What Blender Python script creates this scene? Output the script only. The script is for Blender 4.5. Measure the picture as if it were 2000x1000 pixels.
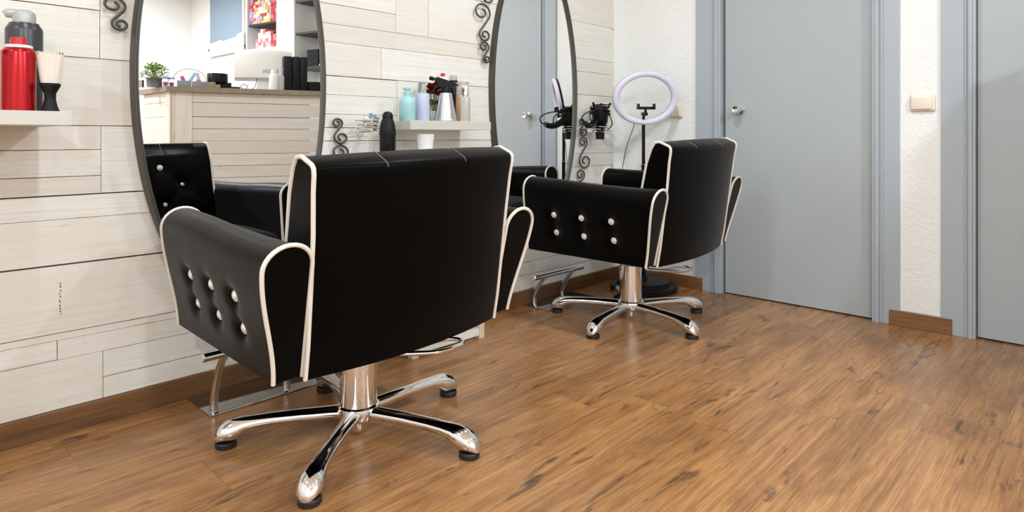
import bpy, bmesh, math, random
from math import sin, cos, pi, radians, sqrt, atan2
from mathutils import Vector, Matrix

random.seed(7)
for o in list(bpy.data.objects):
    bpy.data.objects.remove(o, do_unlink=True)
SC = bpy.context.scene
COL = SC.collection

# ------------------------------------------------------------------ camera, world, light, exposure
CAM_H = 0.88
cam_d = bpy.data.cameras.new('camera')
cam = bpy.data.objects.new('camera', cam_d)
COL.objects.link(cam)
cam.location = (0, 0, CAM_H)
cam.rotation_euler = (radians(90), 0, radians(43.75))
cam_d.sensor_fit = 'HORIZONTAL'
cam_d.sensor_width = 36.0
cam_d.lens = 22.5
cam_d.shift_y = -(500 - 266) / 2000.0
cam_d.clip_start = 0.02
SC.camera = cam

W = bpy.data.worlds.new('world')
SC.world = W
W.use_nodes = True
W.node_tree.nodes['Background'].inputs[0].default_value = (0.93, 0.97, 1.0, 1)
W.node_tree.nodes['Background'].inputs[1].default_value = 1.1

SC.view_settings.view_transform = 'Standard'
SC.view_settings.look = 'None'
SC.view_settings.gamma = 1.0
SC.view_settings.use_curve_mapping = False
SC.view_settings.exposure = 0.03

LAMP_W = 34.0
LAMP_COL = (0.81, 0.905, 1.0)
CEIL_Z = 2.6
LAMPS = [(-1.2, -1.3, .78), (-1.2, 0.4, .28), (-1.2, 2.1, .58), (1.3, -1.3, 1.8), (1.3, 0.4, 1.5), (1.2, 2.2, 1.4), (2.5, 0.9, .8), (2.3, 3.0, .62)]
# daylight through the shop window behind the camera
wl = bpy.data.lights.new('window_daylight', 'AREA')
wl.shape = 'RECTANGLE'
wl.size = 1.9
wl.size_y = 1.35
wl.energy = 112
wl.color = (0.86, 0.93, 1.0)
wlo = bpy.data.objects.new('window_daylight', wl)
COL.objects.link(wlo)
wlo.location = (-0.9, -2.32, 1.55)
wlo.rotation_euler = (radians(90), 0, pi)      # faces +y

# ------------------------------------------------------------------ small helpers
def s2l(r, g=None, b=None):
    if g is None:
        r, g, b = r
    f = lambda c: (c / 255 / 12.92) if c / 255 <= 0.04045 else ((c / 255 + 0.055) / 1.055) ** 2.4
    return (f(r), f(g), f(b), 1.0)

def V(*a):
    return Vector(a)

def link_mesh(name, bm, m, parent=None, smooth=True, sharp=32, recalc=True):
    me = bpy.data.meshes.new(name)
    if recalc:
        bmesh.ops.recalc_face_normals(bm, faces=bm.faces)
    bm.to_mesh(me)
    bm.free()
    if smooth:
        me.shade_smooth()
        me.set_sharp_from_angle(angle=radians(sharp))
    for x in (m if isinstance(m, (list, tuple)) else [m]):
        me.materials.append(x)
    o = bpy.data.objects.new(name, me)
    COL.objects.link(o)
    if parent is not None:
        o.parent = parent
    return o

def tag(o, label=None, cat=None, group=None, kind=None):
    if label: o['label'] = label
    if cat: o['category'] = cat
    if group: o['group'] = group
    if kind: o['kind'] = kind
    return o

def thing(name, label, cat, loc=(0, 0, 0), rz=0.0, group=None):
    o = bpy.data.objects.new(name, None)
    o.empty_display_size = 0.05
    COL.objects.link(o)
    o.location = loc
    o.rotation_euler = (0, 0, rz)
    return tag(o, label, cat, group)

def struct(name, bm, m, **k):
    return tag(link_mesh(name, bm, m, **k), kind='structure')

def copy_tree(o, parent=None):
    c = o.copy()
    COL.objects.link(c)
    if parent is not None:
        c.parent = parent
    for ch in list(o.children):
        copy_tree(ch, c)
    return c

def add_box(bm, x0, x1, y0, y1, z0, z1, bev=0.0, seg=2, mi=0):
    vs = [bm.verts.new((x, y, z)) for x in (x0, x1) for y in (y0, y1) for z in (z0, z1)]
    idx = [(0, 1, 3, 2), (4, 6, 7, 5), (0, 4, 5, 1), (2, 3, 7, 6), (0, 2, 6, 4), (1, 5, 7, 3)]
    fs = [bm.faces.new([vs[i] for i in f]) for f in idx]
    for f in fs: f.material_index = mi
    if bev > 0:
        es = list({e for f in fs for e in f.edges})
        bmesh.ops.bevel(bm, geom=es, offset=bev, segments=seg, affect='EDGES', profile=0.5, material=-1)
    return bm

def box_bm(*a, **k):
    return add_box(bmesh.new(), *a, **k)

def add_loft(bm, loops, closed=True, cap0=True, cap1=True, mi=0):
    rows = [[bm.verts.new(p) for p in l] for l in loops]
    n = len(rows[0])
    for a, b in zip(rows[:-1], rows[1:]):
        for i in range(n if closed else n - 1):
            j = (i + 1) % n
            try:
                f = bm.faces.new((a[i], a[j], b[j], b[i])); f.material_index = mi
            except ValueError:
                pass
    if cap0 and closed:
        f = bm.faces.new(rows[0]); f.material_index = mi
    if cap1 and closed:
        f = bm.faces.new(rows[-1]); f.material_index = mi
    return rows

def add_lathe(bm, prof, c=(0, 0, 0), n=32, mi=0, M=None):
    """prof: list of (r, z). revolved about z through c."""
    rings = []
    for r, z in prof:
        if r < 1e-6:
            rings.append([bm.verts.new(V(c[0], c[1], c[2] + z))])
        else:
            rings.append([bm.verts.new(V(c[0] + r * cos(2 * pi * i / n), c[1] + r * sin(2 * pi * i / n), c[2] + z)) for i in range(n)])
    for a, b in zip(rings[:-1], rings[1:]):
        for i in range(n):
            j = (i + 1) % n
            if len(a) == 1 and len(b) == 1: continue
            if len(a) == 1: f = bm.faces.new((a[0], b[j], b[i]))
            elif len(b) == 1: f = bm.faces.new((a[i], a[j], b[0]))
            else: f = bm.faces.new((a[i], a[j], b[j], b[i]))
            f.material_index = mi
    if len(rings[0]) > 1: bm.faces.new(rings[0]).material_index = mi
    if len(rings[-1]) > 1: bm.faces.new(rings[-1]).material_index = mi
    if M is not None:
        vs = [v for r in rings for v in r]
        bmesh.ops.transform(bm, matrix=M, verts=vs)
    return bm

def lathe_bm(prof, **k):
    return add_lathe(bmesh.new(), prof, **k)

def catmull(pts, sub=6, closed=False):
    pts = [Vector(p) for p in pts]
    n = len(pts)
    out = []
    for i in range(n if closed else n - 1):
        p0 = pts[(i - 1) % n] if (closed or i > 0) else pts[0] * 2 - pts[1]
        p1, p2 = pts[i], pts[(i + 1) % n]
        p3 = pts[(i + 2) % n] if (closed or i + 2 < n) else pts[-1] * 2 - pts[-2]
        for k in range(sub):
            t = k / sub
            out.append(0.5 * ((2 * p1) + (-p0 + p2) * t + (2 * p0 - 5 * p1 + 4 * p2 - p3) * t * t + (-p0 + 3 * p1 - 3 * p2 + p3) * t ** 3))
    if not closed: out.append(pts[-1])
    return out

def add_tube(bm, pts, r, n=10, closed=False, mi=0, flat=1.0, up=None):
    pts = [Vector(p) for p in pts]
    m = len(pts)
    rs = r if isinstance(r, (list, tuple)) else [r] * m
    t0 = (pts[1] - pts[0]).normalized()
    ref = Vector(up) if up else (V(0, 0, 1) if abs(t0.z) < 0.9 else V(1, 0, 0))
    nrm = (ref - t0 * ref.dot(t0)).normalized()
    loops = []
    for i, p in enumerate(pts):
        if closed:
            t = (pts[(i + 1) % m] - pts[i - 1]).normalized()
        else:
            t = (pts[min(i + 1, m - 1)] - pts[max(i - 1, 0)]).normalized()
        nrm = (nrm - t * nrm.dot(t))
        nrm = nrm.normalized() if nrm.length > 1e-6 else t.orthogonal().normalized()
        b = t.cross(nrm)
        loops.append([p + (nrm * cos(2 * pi * k / n) * flat + b * sin(2 * pi * k / n)) * rs[i] for k in range(n)])
    if closed:
        loops.append(loops[0])
        rows = [[bm.verts.new(q) for q in l] for l in loops[:-1]]
        rows.append(rows[0])
        for a, b in zip(rows[:-1], rows[1:]):
            for i in range(n):
                j = (i + 1) % n
                bm.faces.new((a[i], a[j], b[j], b[i])).material_index = mi
    else:
        add_loft(bm, loops, mi=mi)
    return bm

def tube_bm(*a, **k):
    return add_tube(bmesh.new(), *a, **k)

def lerp(a, b, t): return a + (b - a) * t
def interp(xs, ys, x):
    if x <= xs[0]: return ys[0]
    for i in range(len(xs) - 1):
        if x <= xs[i + 1]:
            return lerp(ys[i], ys[i + 1], (x - xs[i]) / (xs[i + 1] - xs[i]))
    return ys[-1]

# ------------------------------------------------------------------ materials
def mat(name, col, rough=0.5, metal=0.0, ior=1.5, **kw):
    m = bpy.data.materials.new(name)
    m.use_nodes = True
    b = m.node_tree.nodes['Principled BSDF']
    b.inputs['Base Color'].default_value = col if len(col) == 4 else (*col, 1)
    b.inputs['Roughness'].default_value = rough
    b.inputs['Metallic'].default_value = metal
    b.inputs['IOR'].default_value = ior
    for k, v in kw.items():
        b.inputs[k].default_value = v
    return m

class NT:
    def __init__(s, m):
        s.t = m.node_tree; s.n = s.t.nodes; s.bsdf = s.n['Principled BSDF']
    def add(s, typ, **kw):
        x = s.n.new(typ)
        for k, v in kw.items():
            if k.startswith('i_'):
                x.inputs[k[2:].replace('_', ' ')].default_value = v
            else:
                setattr(x, k, v)
        return x
    def lk(s, a, b): s.t.links.new(a, b)
    def val(s, inp, v):
        if hasattr(v, 'is_linked') or hasattr(v, 'links'): s.lk(v, inp)
        else: inp.default_value = v
    def math(s, op, a, b=0.0, c=None, clamp=False):
        x = s.n.new('ShaderNodeMath'); x.operation = op; x.use_clamp = clamp
        s.val(x.inputs[0], a); s.val(x.inputs[1], b)
        if c is not None: s.val(x.inputs[2], c)
        return x.outputs[0]
    def mix(s, f, a, b, blend='MIX'):
        x = s.n.new('ShaderNodeMix'); x.data_type = 'RGBA'; x.blend_type = blend
        s.val(x.inputs[0], f); s.val(x.inputs[6], a); s.val(x.inputs[7], b)
        return x.outputs[2]
    def ramp(s, f, stops, interp='LINEAR'):
        x = s.n.new('ShaderNodeValToRGB'); x.color_ramp.interpolation = interp
        els = x.color_ramp.elements
        while len(els) < len(stops): els.new(0.5)
        for e, (p, c) in zip(els, stops):
            e.position = p; e.color = c if len(c) == 4 else (*c, 1)
        s.val(x.inputs[0], f)
        return x.outputs[0]
    def noise(s, vec, scale, detail=3.0, rough=0.5, dist=0.0):
        x = s.n.new('ShaderNodeTexNoise')
        s.val(x.inputs['Vector'], vec)
        x.inputs['Scale'].default_value = scale
        x.inputs['Detail'].default_value = detail
        x.inputs['Roughness'].default_value = rough
        x.inputs['Distortion'].default_value = dist
        return x.outputs['Fac']
    def xyz(s, x, y, z):
        c = s.n.new('ShaderNodeCombineXYZ')
        for i, v in enumerate((x, y, z)): s.val(c.inputs[i], v)
        return c.outputs[0]
    def pos(s):
        g = s.n.new('ShaderNodeNewGeometry')
        sp = s.n.new('ShaderNodeSeparateXYZ'); s.lk(g.outputs['Position'], sp.inputs[0])
        return g, sp.outputs[0], sp.outputs[1], sp.outputs[2]
    def obj(s):
        g = s.n.new('ShaderNodeTexCoord')
        return g.outputs['Object']
    def bump(s, h, strength=0.2, dist=0.01):
        b = s.n.new('ShaderNodeBump'); b.inputs['Strength'].default_value = strength
        b.inputs['Distance'].default_value = dist
        s.lk(h, b.inputs['Height']); s.lk(b.outputs[0], s.bsdf.inputs['Normal'])

G = lambda v: (v, v, v, 1)

def m_floor():
    m = mat('laminate_floor', G(.3), 0.3, ior=1.46); t = NT(m)
    g, X, Y, Z = t.pos()
    PW, PL = 0.192, 1.25
    row = t.math('FLOOR', t.math('DIVIDE', t.math('ADD', X, 0.07), PW))
    wn = t.add('ShaderNodeTexWhiteNoise', noise_dimensions='1D'); t.lk(row, wn.inputs['W'])
    off = t.math('MULTIPLY', wn.outputs['Value'], PL)
    yy = t.math('DIVIDE', t.math('ADD', Y, off), PL)
    colid = t.math('FLOOR', yy)
    wn2 = t.add('ShaderNodeTexWhiteNoise', noise_dimensions='2D'); t.lk(t.xyz(row, colid, 0.0), wn2.inputs['Vector'])
    rnd = wn2.outputs['Value']
    sh = t.math('MULTIPLY', rnd, 37.0)
    # grain
    fine = t.noise(t.xyz(t.math('ADD', t.math('MULTIPLY', X, 120.0), sh), t.math('MULTIPLY', Y, 2.2), sh), 1.0, 6, .72, .5)
    wavy = t.noise(t.xyz(t.math('ADD', t.math('MULTIPLY', X, 20.0), sh), t.math('MULTIPLY', Y, 1.3), sh), 1.0, 6, .66, 1.7)
    broad = t.noise(t.xyz(t.math('ADD', t.math('MULTIPLY', X, 8.0), sh), t.math('MULTIPLY', Y, 2.2), sh), 1.0, 5, .6, 1.0)
    pore = t.noise(t.xyz(t.math('ADD', t.math('MULTIPLY', X, 330.0), sh), t.math('MULTIPLY', Y, 9.0), sh), 1.0, 3, .6, .6)
    c = t.ramp(wavy, [(0.30, s2l(134, 88, 48)), (0.43, s2l(160, 110, 62)), (0.55, s2l(178, 126, 74)), (0.72, s2l(194, 142, 87))])
    c2 = t.ramp(fine, [(0.36, s2l(112, 73, 39)), (0.5, s2l(170, 118, 68)), (0.66, s2l(200, 149, 94))])
    c = t.mix(0.38, c, c2)
    c = t.mix(t.math('MULTIPLY', t.ramp(pore, [(0.40, G(1)), (0.50, G(0))]), 0.34), c, s2l(92, 59, 32))
    c = t.mix(t.math('MULTIPLY', t.ramp(broad, [(0.36, G(1)), (0.54, G(0))]), 0.50), c, s2l(112, 74, 42))
    # knots and grey-black streaks
    kn = t.noise(t.xyz(t.math('ADD', t.math('MULTIPLY', X, 15.0), sh), t.math('MULTIPLY', Y, 4.0), t.math('ADD', sh, 9.1)), 1.0, 4, .62, 1.0)
    kmask = t.ramp(kn, [(0.600, G(0)), (0.675, G(1))])
    kdet = t.ramp(fine, [(0.40, G(1)), (0.66, G(0.45))])
    c = t.mix(t.math('MULTIPLY', t.math('MULTIPLY', kmask, kdet), 0.82), c, s2l(66, 52, 43))
    br = t.math('ADD', 0.93, t.math('MULTIPLY', rnd, 0.16))
    hsv = t.add('ShaderNodeHueSaturation'); hsv.inputs['Saturation'].default_value = 0.97
    t.lk(br, hsv.inputs['Value']); t.lk(c, hsv.inputs['Color'])
    c = hsv.outputs[0]
    # seams
    fx = t.math('FRACT', t.math('DIVIDE', t.math('ADD', X, 0.07), PW))
    ex = t.math('MINIMUM', fx, t.math('SUBTRACT', 1.0, fx))
    fy = t.math('FRACT', yy)
    ey = t.math('MINIMUM', fy, t.math('SUBTRACT', 1.0, fy))
    sx = t.math('LESS_THAN', ex, 0.0055)
    sy = t.math('LESS_THAN', ey, 0.0010)
    seam = t.math('MAXIMUM', sx, sy)
    c = t.mix(t.math('MULTIPLY', seam, 0.22), c, s2l(70, 44, 24))
    t.lk(c, t.bsdf.inputs['Base Color'])
    rr = t.math('ADD', 0.15, t.math('MULTIPLY', fine, 0.16))
    t.lk(rr, t.bsdf.inputs['Roughness'])
    t.bump(t.math('SUBTRACT', t.math('ADD', fine, t.math('MULTIPLY', pore, .5)), t.math('MULTIPLY', seam, .6)), 0.06, 0.003)
    return m

def m_planks(name='whitewashed_planks', axis='Y', warm=0.0):
    """whitewashed boards; grain runs along the object's long axis ('Y', 'X' or 'Z' in world/object space)."""
    m = mat(name, G(.8), 0.55, ior=1.4); t = NT(m)
    tc = t.obj()
    sp = t.add('ShaderNodeSeparateXYZ'); t.lk(tc, sp.inputs[0])
    ax = {'X': 0, 'Y': 1, 'Z': 2}[axis]
    A = sp.outputs[ax]
    others = [sp.outputs[i] for i in range(3) if i != ax]
    B = t.math('ADD', others[0], others[1])
    at = t.add('ShaderNodeAttribute', attribute_name='board')
    ss = t.add('ShaderNodeSeparateColor'); t.lk(at.outputs['Color'], ss.inputs[0])
    rnd, v, hh = ss.outputs[0], ss.outputs[1], ss.outputs[2]
    sh = t.math('MULTIPLY', rnd, 53.0)
    fine = t.noise(t.xyz(t.math('ADD', t.math('MULTIPLY', A, 4.0), sh), t.math('MULTIPLY', B, 260.0), sh), 1.0, 4, .65, .3)
    mid = t.noise(t.xyz(t.math('ADD', t.math('MULTIPLY', A, 2.2), sh), t.math('MULTIPLY', B, 55.0), sh), 1.0, 5, .65, .35)
    patch = t.noise(t.xyz(t.math('ADD', t.math('MULTIPLY', A, 2.4), sh), t.math('MULTIPLY', B, 9.0), sh), 1.0, 3, .55, .5)
    cross = t.noise(t.xyz(t.math('ADD', t.math('MULTIPLY', A, 60.0), sh), t.math('MULTIPLY', B, 12.0), sh), 1.0, 2, .5, 0)
    base = t.ramp(rnd, [(0.0, s2l(230, 226, 216)), (0.35, s2l(236, 233, 225)), (0.7, s2l(225, 218, 206)), (1.0, s2l(233, 227, 217))])
    c = t.mix(t.math('MULTIPLY', t.ramp(mid, [(0.34, G(1)), (0.56, G(0))]), 0.24 + warm), base, s2l(214, 204, 189))
    c = t.mix(t.math('MULTIPLY', t.ramp(fine, [(0.34, G(1)), (0.50, G(0))]), 0.40), c, s2l(202, 191, 174))
    c = t.mix(t.math('MULTIPLY', t.ramp(patch, [(0.53, G(0)), (0.72, G(1))]), 0.38 + warm), c, s2l(228, 212, 185))
    c = t.mix(t.math('MULTIPLY', t.ramp(cross, [(0.60, G(0)), (0.72, G(1))]), 0.18), c, s2l(214, 205, 190))
    # bare-wood edges
    ed = t.math('MULTIPLY', t.math('MINIMUM', v, t.math('SUBTRACT', 1.0, v)), hh)
    en = t.noise(t.xyz(t.math('ADD', t.math('MULTIPLY', A, 7.0), sh), 0.0, sh), 1.0, 3, .6, 0)
    lim = t.math('MULTIPLY', t.math('SUBTRACT', en, 0.50, clamp=True), 0.022)
    em = t.math('LESS_THAN', ed, lim)
    c = t.mix(t.math('MULTIPLY', em, 0.65), c, s2l(210, 180, 140))
    # knots
    kn = t.noise(t.xyz(t.math('ADD', t.math('MULTIPLY', A, 7.0), sh), t.math('MULTIPLY', B, 16.0), t.math('ADD', sh, 3.3)), 1.0, 2, .5, .6)
    c = t.mix(t.math('MULTIPLY', t.ramp(kn, [(0.745, G(0)), (0.79, G(1))]), 0.5), c, s2l(150, 122, 96))
    t.lk(c, t.bsdf.inputs['Base Color'])
    t.bump(t.math('ADD', fine, t.math('MULTIPLY', mid, .6)), 0.14, 0.003)
    return m

def m_wood(name, cols, axis='Y', rough=0.4):
    m = mat(name, G(.3), rough); t = NT(m)
    g, X, Y, Z = t.pos()
    P = [X, Y, Z]; ax = {'X': 0, 'Y': 1, 'Z': 2}[axis]
    A = P[ax]; B = [P[i] for i in range(3) if i != ax]
    vec = t.xyz(t.math('MULTIPLY', A, 2.5), t.math('MULTIPLY', B[0], 60.0), t.math('MULTIPLY', B[1], 60.0))
    n1 = t.noise(vec, 1.0, 5, .65, .8)
    vec2 = t.xyz(t.math('MULTIPLY', A, 1.7), t.math('MULTIPLY', B[0], 14.0), t.math('MULTIPLY', B[1], 14.0))
    n2 = t.noise(vec2, 1.0, 4, .6, 1.2)
    c = t.ramp(t.math('ADD', t.math('MULTIPLY', n1, .5), t.math('MULTIPLY', n2, .5)), [(0.32, s2l(*cols[0])), (0.5, s2l(*cols[1])), (0.68, s2l(*cols[2]))])
    t.lk(c, t.bsdf.inputs['Base Color'])
    t.bump(n1, 0.1, 0.003)
    return m

def m_plaster(name, col, scale=140, strength=0.5):
    m = mat(name, col, 0.7, ior=1.35); t = NT(m)
    g, X, Y, Z = t.pos()
    n = t.noise(g.outputs['Position'], scale, 3, .55, .3)
    n2 = t.noise(g.outputs['Position'], scale * .3, 2, .5, .3)
    t.bump(t.math('ADD', n, n2), strength, 0.006)
    return m

def m_leather(name, col, rough=0.36, ior=1.42):
    m = mat(name, col, rough, ior=ior); t = NT(m)
    o = t.obj()
    n = t.noise(o, 420, 2, .5, .2)
    n2 = t.noise(o, 9, 3, .5, .3)
    t.bsdf.inputs['Sheen Weight'].default_value = 0.11
    t.bsdf.inputs['Sheen Roughness'].default_value = 0.4
    t.bsdf.inputs['Sheen Tint'].default_value = (1, .97, .92, 1)
    t.bump(n, 0.06, 0.0015)
    t.lk(t.math('ADD', rough - 0.06, t.math('MULTIPLY', n2, .12)), t.bsdf.inputs['Roughness'])
    return m

def m_paint(name, col, rough=0.4):
    m = mat(name, col, rough, ior=1.45); t = NT(m)
    g, X, Y, Z = t.pos()
    n = t.noise(t.xyz(t.math('MULTIPLY', X, 60.), t.math('MULTIPLY', Y, 60.), t.math('MULTIPLY', Z, 5.)), 1.0, 3, .5, 0)
    n2 = t.noise(g.outputs['Position'], 2.2, 3, .5, 0)
    c = t.mix(n2, tuple(v * .95 for v in col[:3]) + (1,), tuple(min(1, v * 1.05) for v in col[:3]) + (1,))
    t.lk(c, t.bsdf.inputs['Base Color'])
    t.bump(n, 0.04, 0.002)
    return m

MT = {}
MT['floor'] = m_floor()
MT['planks'] = m_planks()
MT['planks_v'] = m_planks('whitewashed_upright', 'Z', .1)
MT['planks_x'] = m_planks('whitewashed_counter_boards', 'Y', .12)
MT['gap'] = mat('dark_gap', s2l(74, 54, 38), .8)
MT['plaster'] = m_plaster('white_stipple_plaster', s2l(244, 243, 238))
MT['ceiling'] = m_plaster('ceiling_white', s2l(240, 239, 235), 60, .1)
MT['wallpaint'] = m_plaster('white_wall_paint', s2l(240, 238, 232), 90, .12)
MT['skirting'] = m_wood('skirting_wood', [(82, 54, 29), (112, 76, 44), (136, 97, 59)], 'Y', .42)
MT['skirting_x'] = m_wood('skirting_wood_x', [(98, 66, 38), (132, 92, 56), (154, 112, 72)], 'X', .42)
MT['door'] = m_paint('blue_grey_door_paint', s2l(174, 180, 180), .36)
MT['casing'] = m_paint('blue_grey_casing_paint', s2l(173, 180, 184), .36)
MT['leather'] = m_leather('black_leather', s2l(4, 3, 2), .36, 1.12)
MT['piping'] = mat('cream_piping', s2l(226, 219, 207), .45)
MT['stitch'] = mat('grey_stitch', s2l(120, 112, 104), .6)
MT['chrome'] = mat('chrome', G(.86), .06, 1.0)
MT['brushed'] = mat('brushed_steel', G(.62), .24, 1.0)
MT['plate'] = mat('polished_plate', G(.50), .10, 1.0)
MT['steel'] = mat('satin_steel', G(.70), .18, 1.0)
MT['rubber'] = mat('black_rubber', G(.012), .5)
MT['crystal'] = mat('crystal_stud', G(.94), .08, .38)
MT['iron'] = mat('dark_iron', s2l(78, 75, 68), .42, .35)
MT['mirror'] = mat('mirror_silver', G(.97), .0, 1.0)
MT['shelf'] = mat('pale_grey_laminate', s2l(203, 200, 190), .4)
MT['black'] = mat('black_plastic', s2l(9, 9, 10), .32, ior=1.33)
MT['blackm'] = mat('black_matt_plastic', s2l(20, 20, 21), .5, ior=1.33)
MT['white'] = mat('white_plastic', s2l(240, 239, 235), .35)
MT['ivory'] = mat('ivory_plastic', s2l(238, 226, 205), .35)
MT['diffuser'] = mat('ring_diffuser', s2l(222, 218, 232), .4)
MT['blackshelf'] = mat('black_shelf_board', s2l(44, 43, 43), .45)
MT['emit'] = mat('lamp_diffuser', G(1), .5, **{'Emission Color': (1, .96, .9, 1), 'Emission Strength': 8.0})

# ------------------------------------------------------------------ room shell
WALL_X = -2.275          # face of the boards
YD = 3.40                # plaster face of the door wall
XR = 3.2
YF = -2.2

bm = box_bm(-2.5, XR + .2, YF - .3, 4.4, -0.1, 0.0)
struct('floor', bm, MT['floor'], smooth=False)
bm = box_bm(-2.5, XR + .2, YF - .2, 4.4, CEIL_Z, CEIL_Z + .1)
struct('ceiling', bm, MT['ceiling'], smooth=False)

# left wall, with the whitewashed boards
E1 = (.975, 1.08, .349, .80)     # left mirror, ellipse in the wall plane
E2 = (2.558, 1.11, .350, .77)    # right mirror
def ew(E, z, d=0.0):
    q = 1 - ((z - E[1]) / E[3]) ** 2
    return max(0.0, E[2] * sqrt(q) - d) if q > 0 else 0.0

def boards():
    out = []
    def rows(y0, y1, zs, gaps=None):
        for i in range(len(zs) - 1):
            out.append([y0, y1, zs[i], zs[i + 1], (gaps or {}).get(round(zs[i], 3), None)])
    L, A1, B1 = -2.2, E1[0], E2[0]
    # left of the left mirror
    rows(L, .553, [.073, .220]); rows(.553, A1, [.073, .138, .219])
    rows(L, .436, [.220, .277]); rows(.436, A1, [.219, .277])
    rows(L, A1, [.277, .298]); rows(L, A1, [.298, .499]); rows(L, A1, [.499, .634, .704], {.634: .0006})
    rows(L, .548, [.704, .7595, .8395, .912]); rows(.548, A1, [.704, .912])
    rows(L, A1, [.912, 1.118])
    rows(L, .545, [1.118, 1.266, 1.46]); rows(.545, A1, [1.118, 1.46])
    rows(L, A1, [1.46, 1.62, 1.80, 1.98, 2.2, 2.4, CEIL_Z])
    # between the mirrors
    rows(A1, B1, [.073, .150, .219, .298, .499, .634, .704, .780])
    rows(A1, 1.683, [.780, .861]); rows(1.683, B1, [.780, .861])
    rows(A1, B1, [.861, .914])
    rows(A1, 1.657, [.914, .969, 1.0455, 1.120]); rows(1.657, B1, [.914, 1.122])
    rows(A1, 1.576, [1.122, 1.255], {1.122: .0006}); rows(1.576, B1, [1.122, 1.255])
    rows(A1, B1, [1.255, 1.327])
    rows(A1, 1.65, [1.327, 1.406]); rows(1.65, 1.83, [1.327, 1.54], {1.327: .0008}); rows(1.83, B1, [1.327, 1.54], {1.327: .0008})
    rows(A1, 1.65, [1.406, 1.54]); rows(A1, B1, [1.54, 1.69, 1.86, 2.05, 2.25, CEIL_Z])
    # right of the right mirror
    rows(B1, 3.285, [.073, .150, .219, .298, .499, .60, .705, .780, .913, 1.122, 1.256, 1.332, 1.542, 1.72, 1.9, 2.1, 2.35, CEIL_Z])
    return out

bm = bmesh.new()
lay = bm.verts.layers.float_color.new('board')
rb = random.Random(11)
for (y0, y1, z0, z1, gp) in boards():
    gq = rb.choice([.0005, .0008, .0011, .0014])
    wide = {.499: .0026, .704: .0019, .298: .0012, .76: .0012, .912: .0010, 1.118: .0011, 1.266: .0013, .14: .0012}
    a = z0 + (gp if gp is not None else wide.get(round(z0, 3), gq)); b = z1 - wide.get(round(z1, 3), gp if gp is not None else gq)
    n = 8
    def lim(z, y, side):
        # boards stop behind the mirror frames
        for E in (E1, E2):
            if abs(y - E[0]) < 1e-6:
                w = ew(E, z, .0055)
                return y - w if side < 0 else y + w
        return y
    zs = [lerp(a, b, i / n) for i in range(n + 1)]
    right = [(lim(z, y1, -1) - (.0009 if y1 not in (E1[0], E2[0]) else 0), z) for z in zs]
    left = [(lim(z, y0, 1) + (.0009 if y0 not in (E1[0], E2[0]) else 0), z) for z in reversed(zs)]
    poly = right + left
    r = rb.random(); dx = rb.uniform(-.0012, .0012)
    cl = lambda z: (r, (z - z0) / (z1 - z0), z1 - z0, 1)
    f, k = [], []
    for (y, z) in poly:
        e = .0012
        v = bm.verts.new((WALL_X + dx, y, z)); v[lay] = cl(z); f.append(v)
        v = bm.verts.new((-2.297, y, z)); v[lay] = cl(z); k.append(v)
    bm.faces.new(f)
    for i in range(len(poly)):
        j = (i + 1) % len(poly)
        bm.faces.new((f[i], k[i], k[j], f[j]))
wb = bm
# backing and the bare plaster strip in the corner share the wall's mesh
def wall_piece(x0, x1, y0, y1, z0, z1, mi):
    add_box(wb, x0, x1, y0, y1, z0, z1, mi=mi)
wall_piece(-2.45, -2.2965, YF - .1, 3.285, 0, CEIL_Z, 1)
rn = random.Random(2)
for k in range(11):     # a short column of old nail holes
    zc, yc = .352 + k * .009 + rn.uniform(-.002, .002), .443 + rn.uniform(-.0015, .0015)
    add_box(wb, WALL_X - .002, WALL_X + .0016, yc - .0012, yc + .0012, zc - rn.uniform(.0012, .003), zc + rn.uniform(.0012, .003), mi=1)
wall_piece(-2.45, -2.284, 3.285, 3.6, 0, CEIL_Z, 2)
struct('wall_left', wb, [MT['planks'], MT['gap'], MT['plaster']], smooth=False, recalc=True)

# door wall (y = YD), built in panels around the two door openings
D1 = (-1.640, -.868); D2 = (-.466, .09); DH = 2.04
bm = bmesh.new()
for (x0, x1, z0, z1) in [(-2.3, D1[0] - .03, 0, CEIL_Z), (D1[1] + .03, D2[0] - .03, 0, CEIL_Z), (D2[1] + .03, .20, 0, CEIL_Z),
                         (D1[0] - .03, D1[1] + .03, DH + .03, CEIL_Z), (D2[0] - .03, D2[1] + .03, DH + .03, CEIL_Z)]:
    add_box(bm, x0, x1, YD, YD + .12, z0, z1)
add_box(bm, .14, .20, YD + .12, 3.9, 0, CEIL_Z)
struct('wall_back', bm, MT['plaster'], smooth=False)

# the far part of the salon seen only in the left mirror: wall with two niches
YN = 3.9
N1 = (1.554, 2.07, 1.84, 2.48); N2 = (.72, 1.257, 1.25, 2.42)
bm = bmesh.new()
for (x0, x1, z0, z1) in [(.2, N2[0], 0, CEIL_Z), (N2[0], N2[1], 0, N2[2]), (N2[0], N2[1], N2[3], CEIL_Z), (N2[1], N1[0], 0, CEIL_Z),
                         (N1[0], N1[1], 0, N1[2]), (N1[0], N1[1], N1[3], CEIL_Z), (N1[1], XR, 0, CEIL_Z)]:
    add_box(bm, x0, x1, YN, YN + .32, z0, z1)
add_box(bm, .2, XR, YN + .30, YN + .34, 0, CEIL_Z)
struct('wall_alcove', bm, MT['wallpaint'], smooth=False)
struct('wall_right', box_bm(XR, XR + .1, YF - .1, 4.3, 0, CEIL_Z), MT['wallpaint'], smooth=False)
bm = bmesh.new()
WX = (-1.85, .05); WZ = (.88, 2.25)
for (x0, x1, z0, z1) in [(-2.45, WX[0], 0, CEIL_Z), (WX[1], XR + .1, 0, CEIL_Z), (WX[0], WX[1], 0, WZ[0]), (WX[0], WX[1], WZ[1], CEIL_Z)]:
    add_box(bm, x0, x1, YF - .1, YF, z0, z1)
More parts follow.
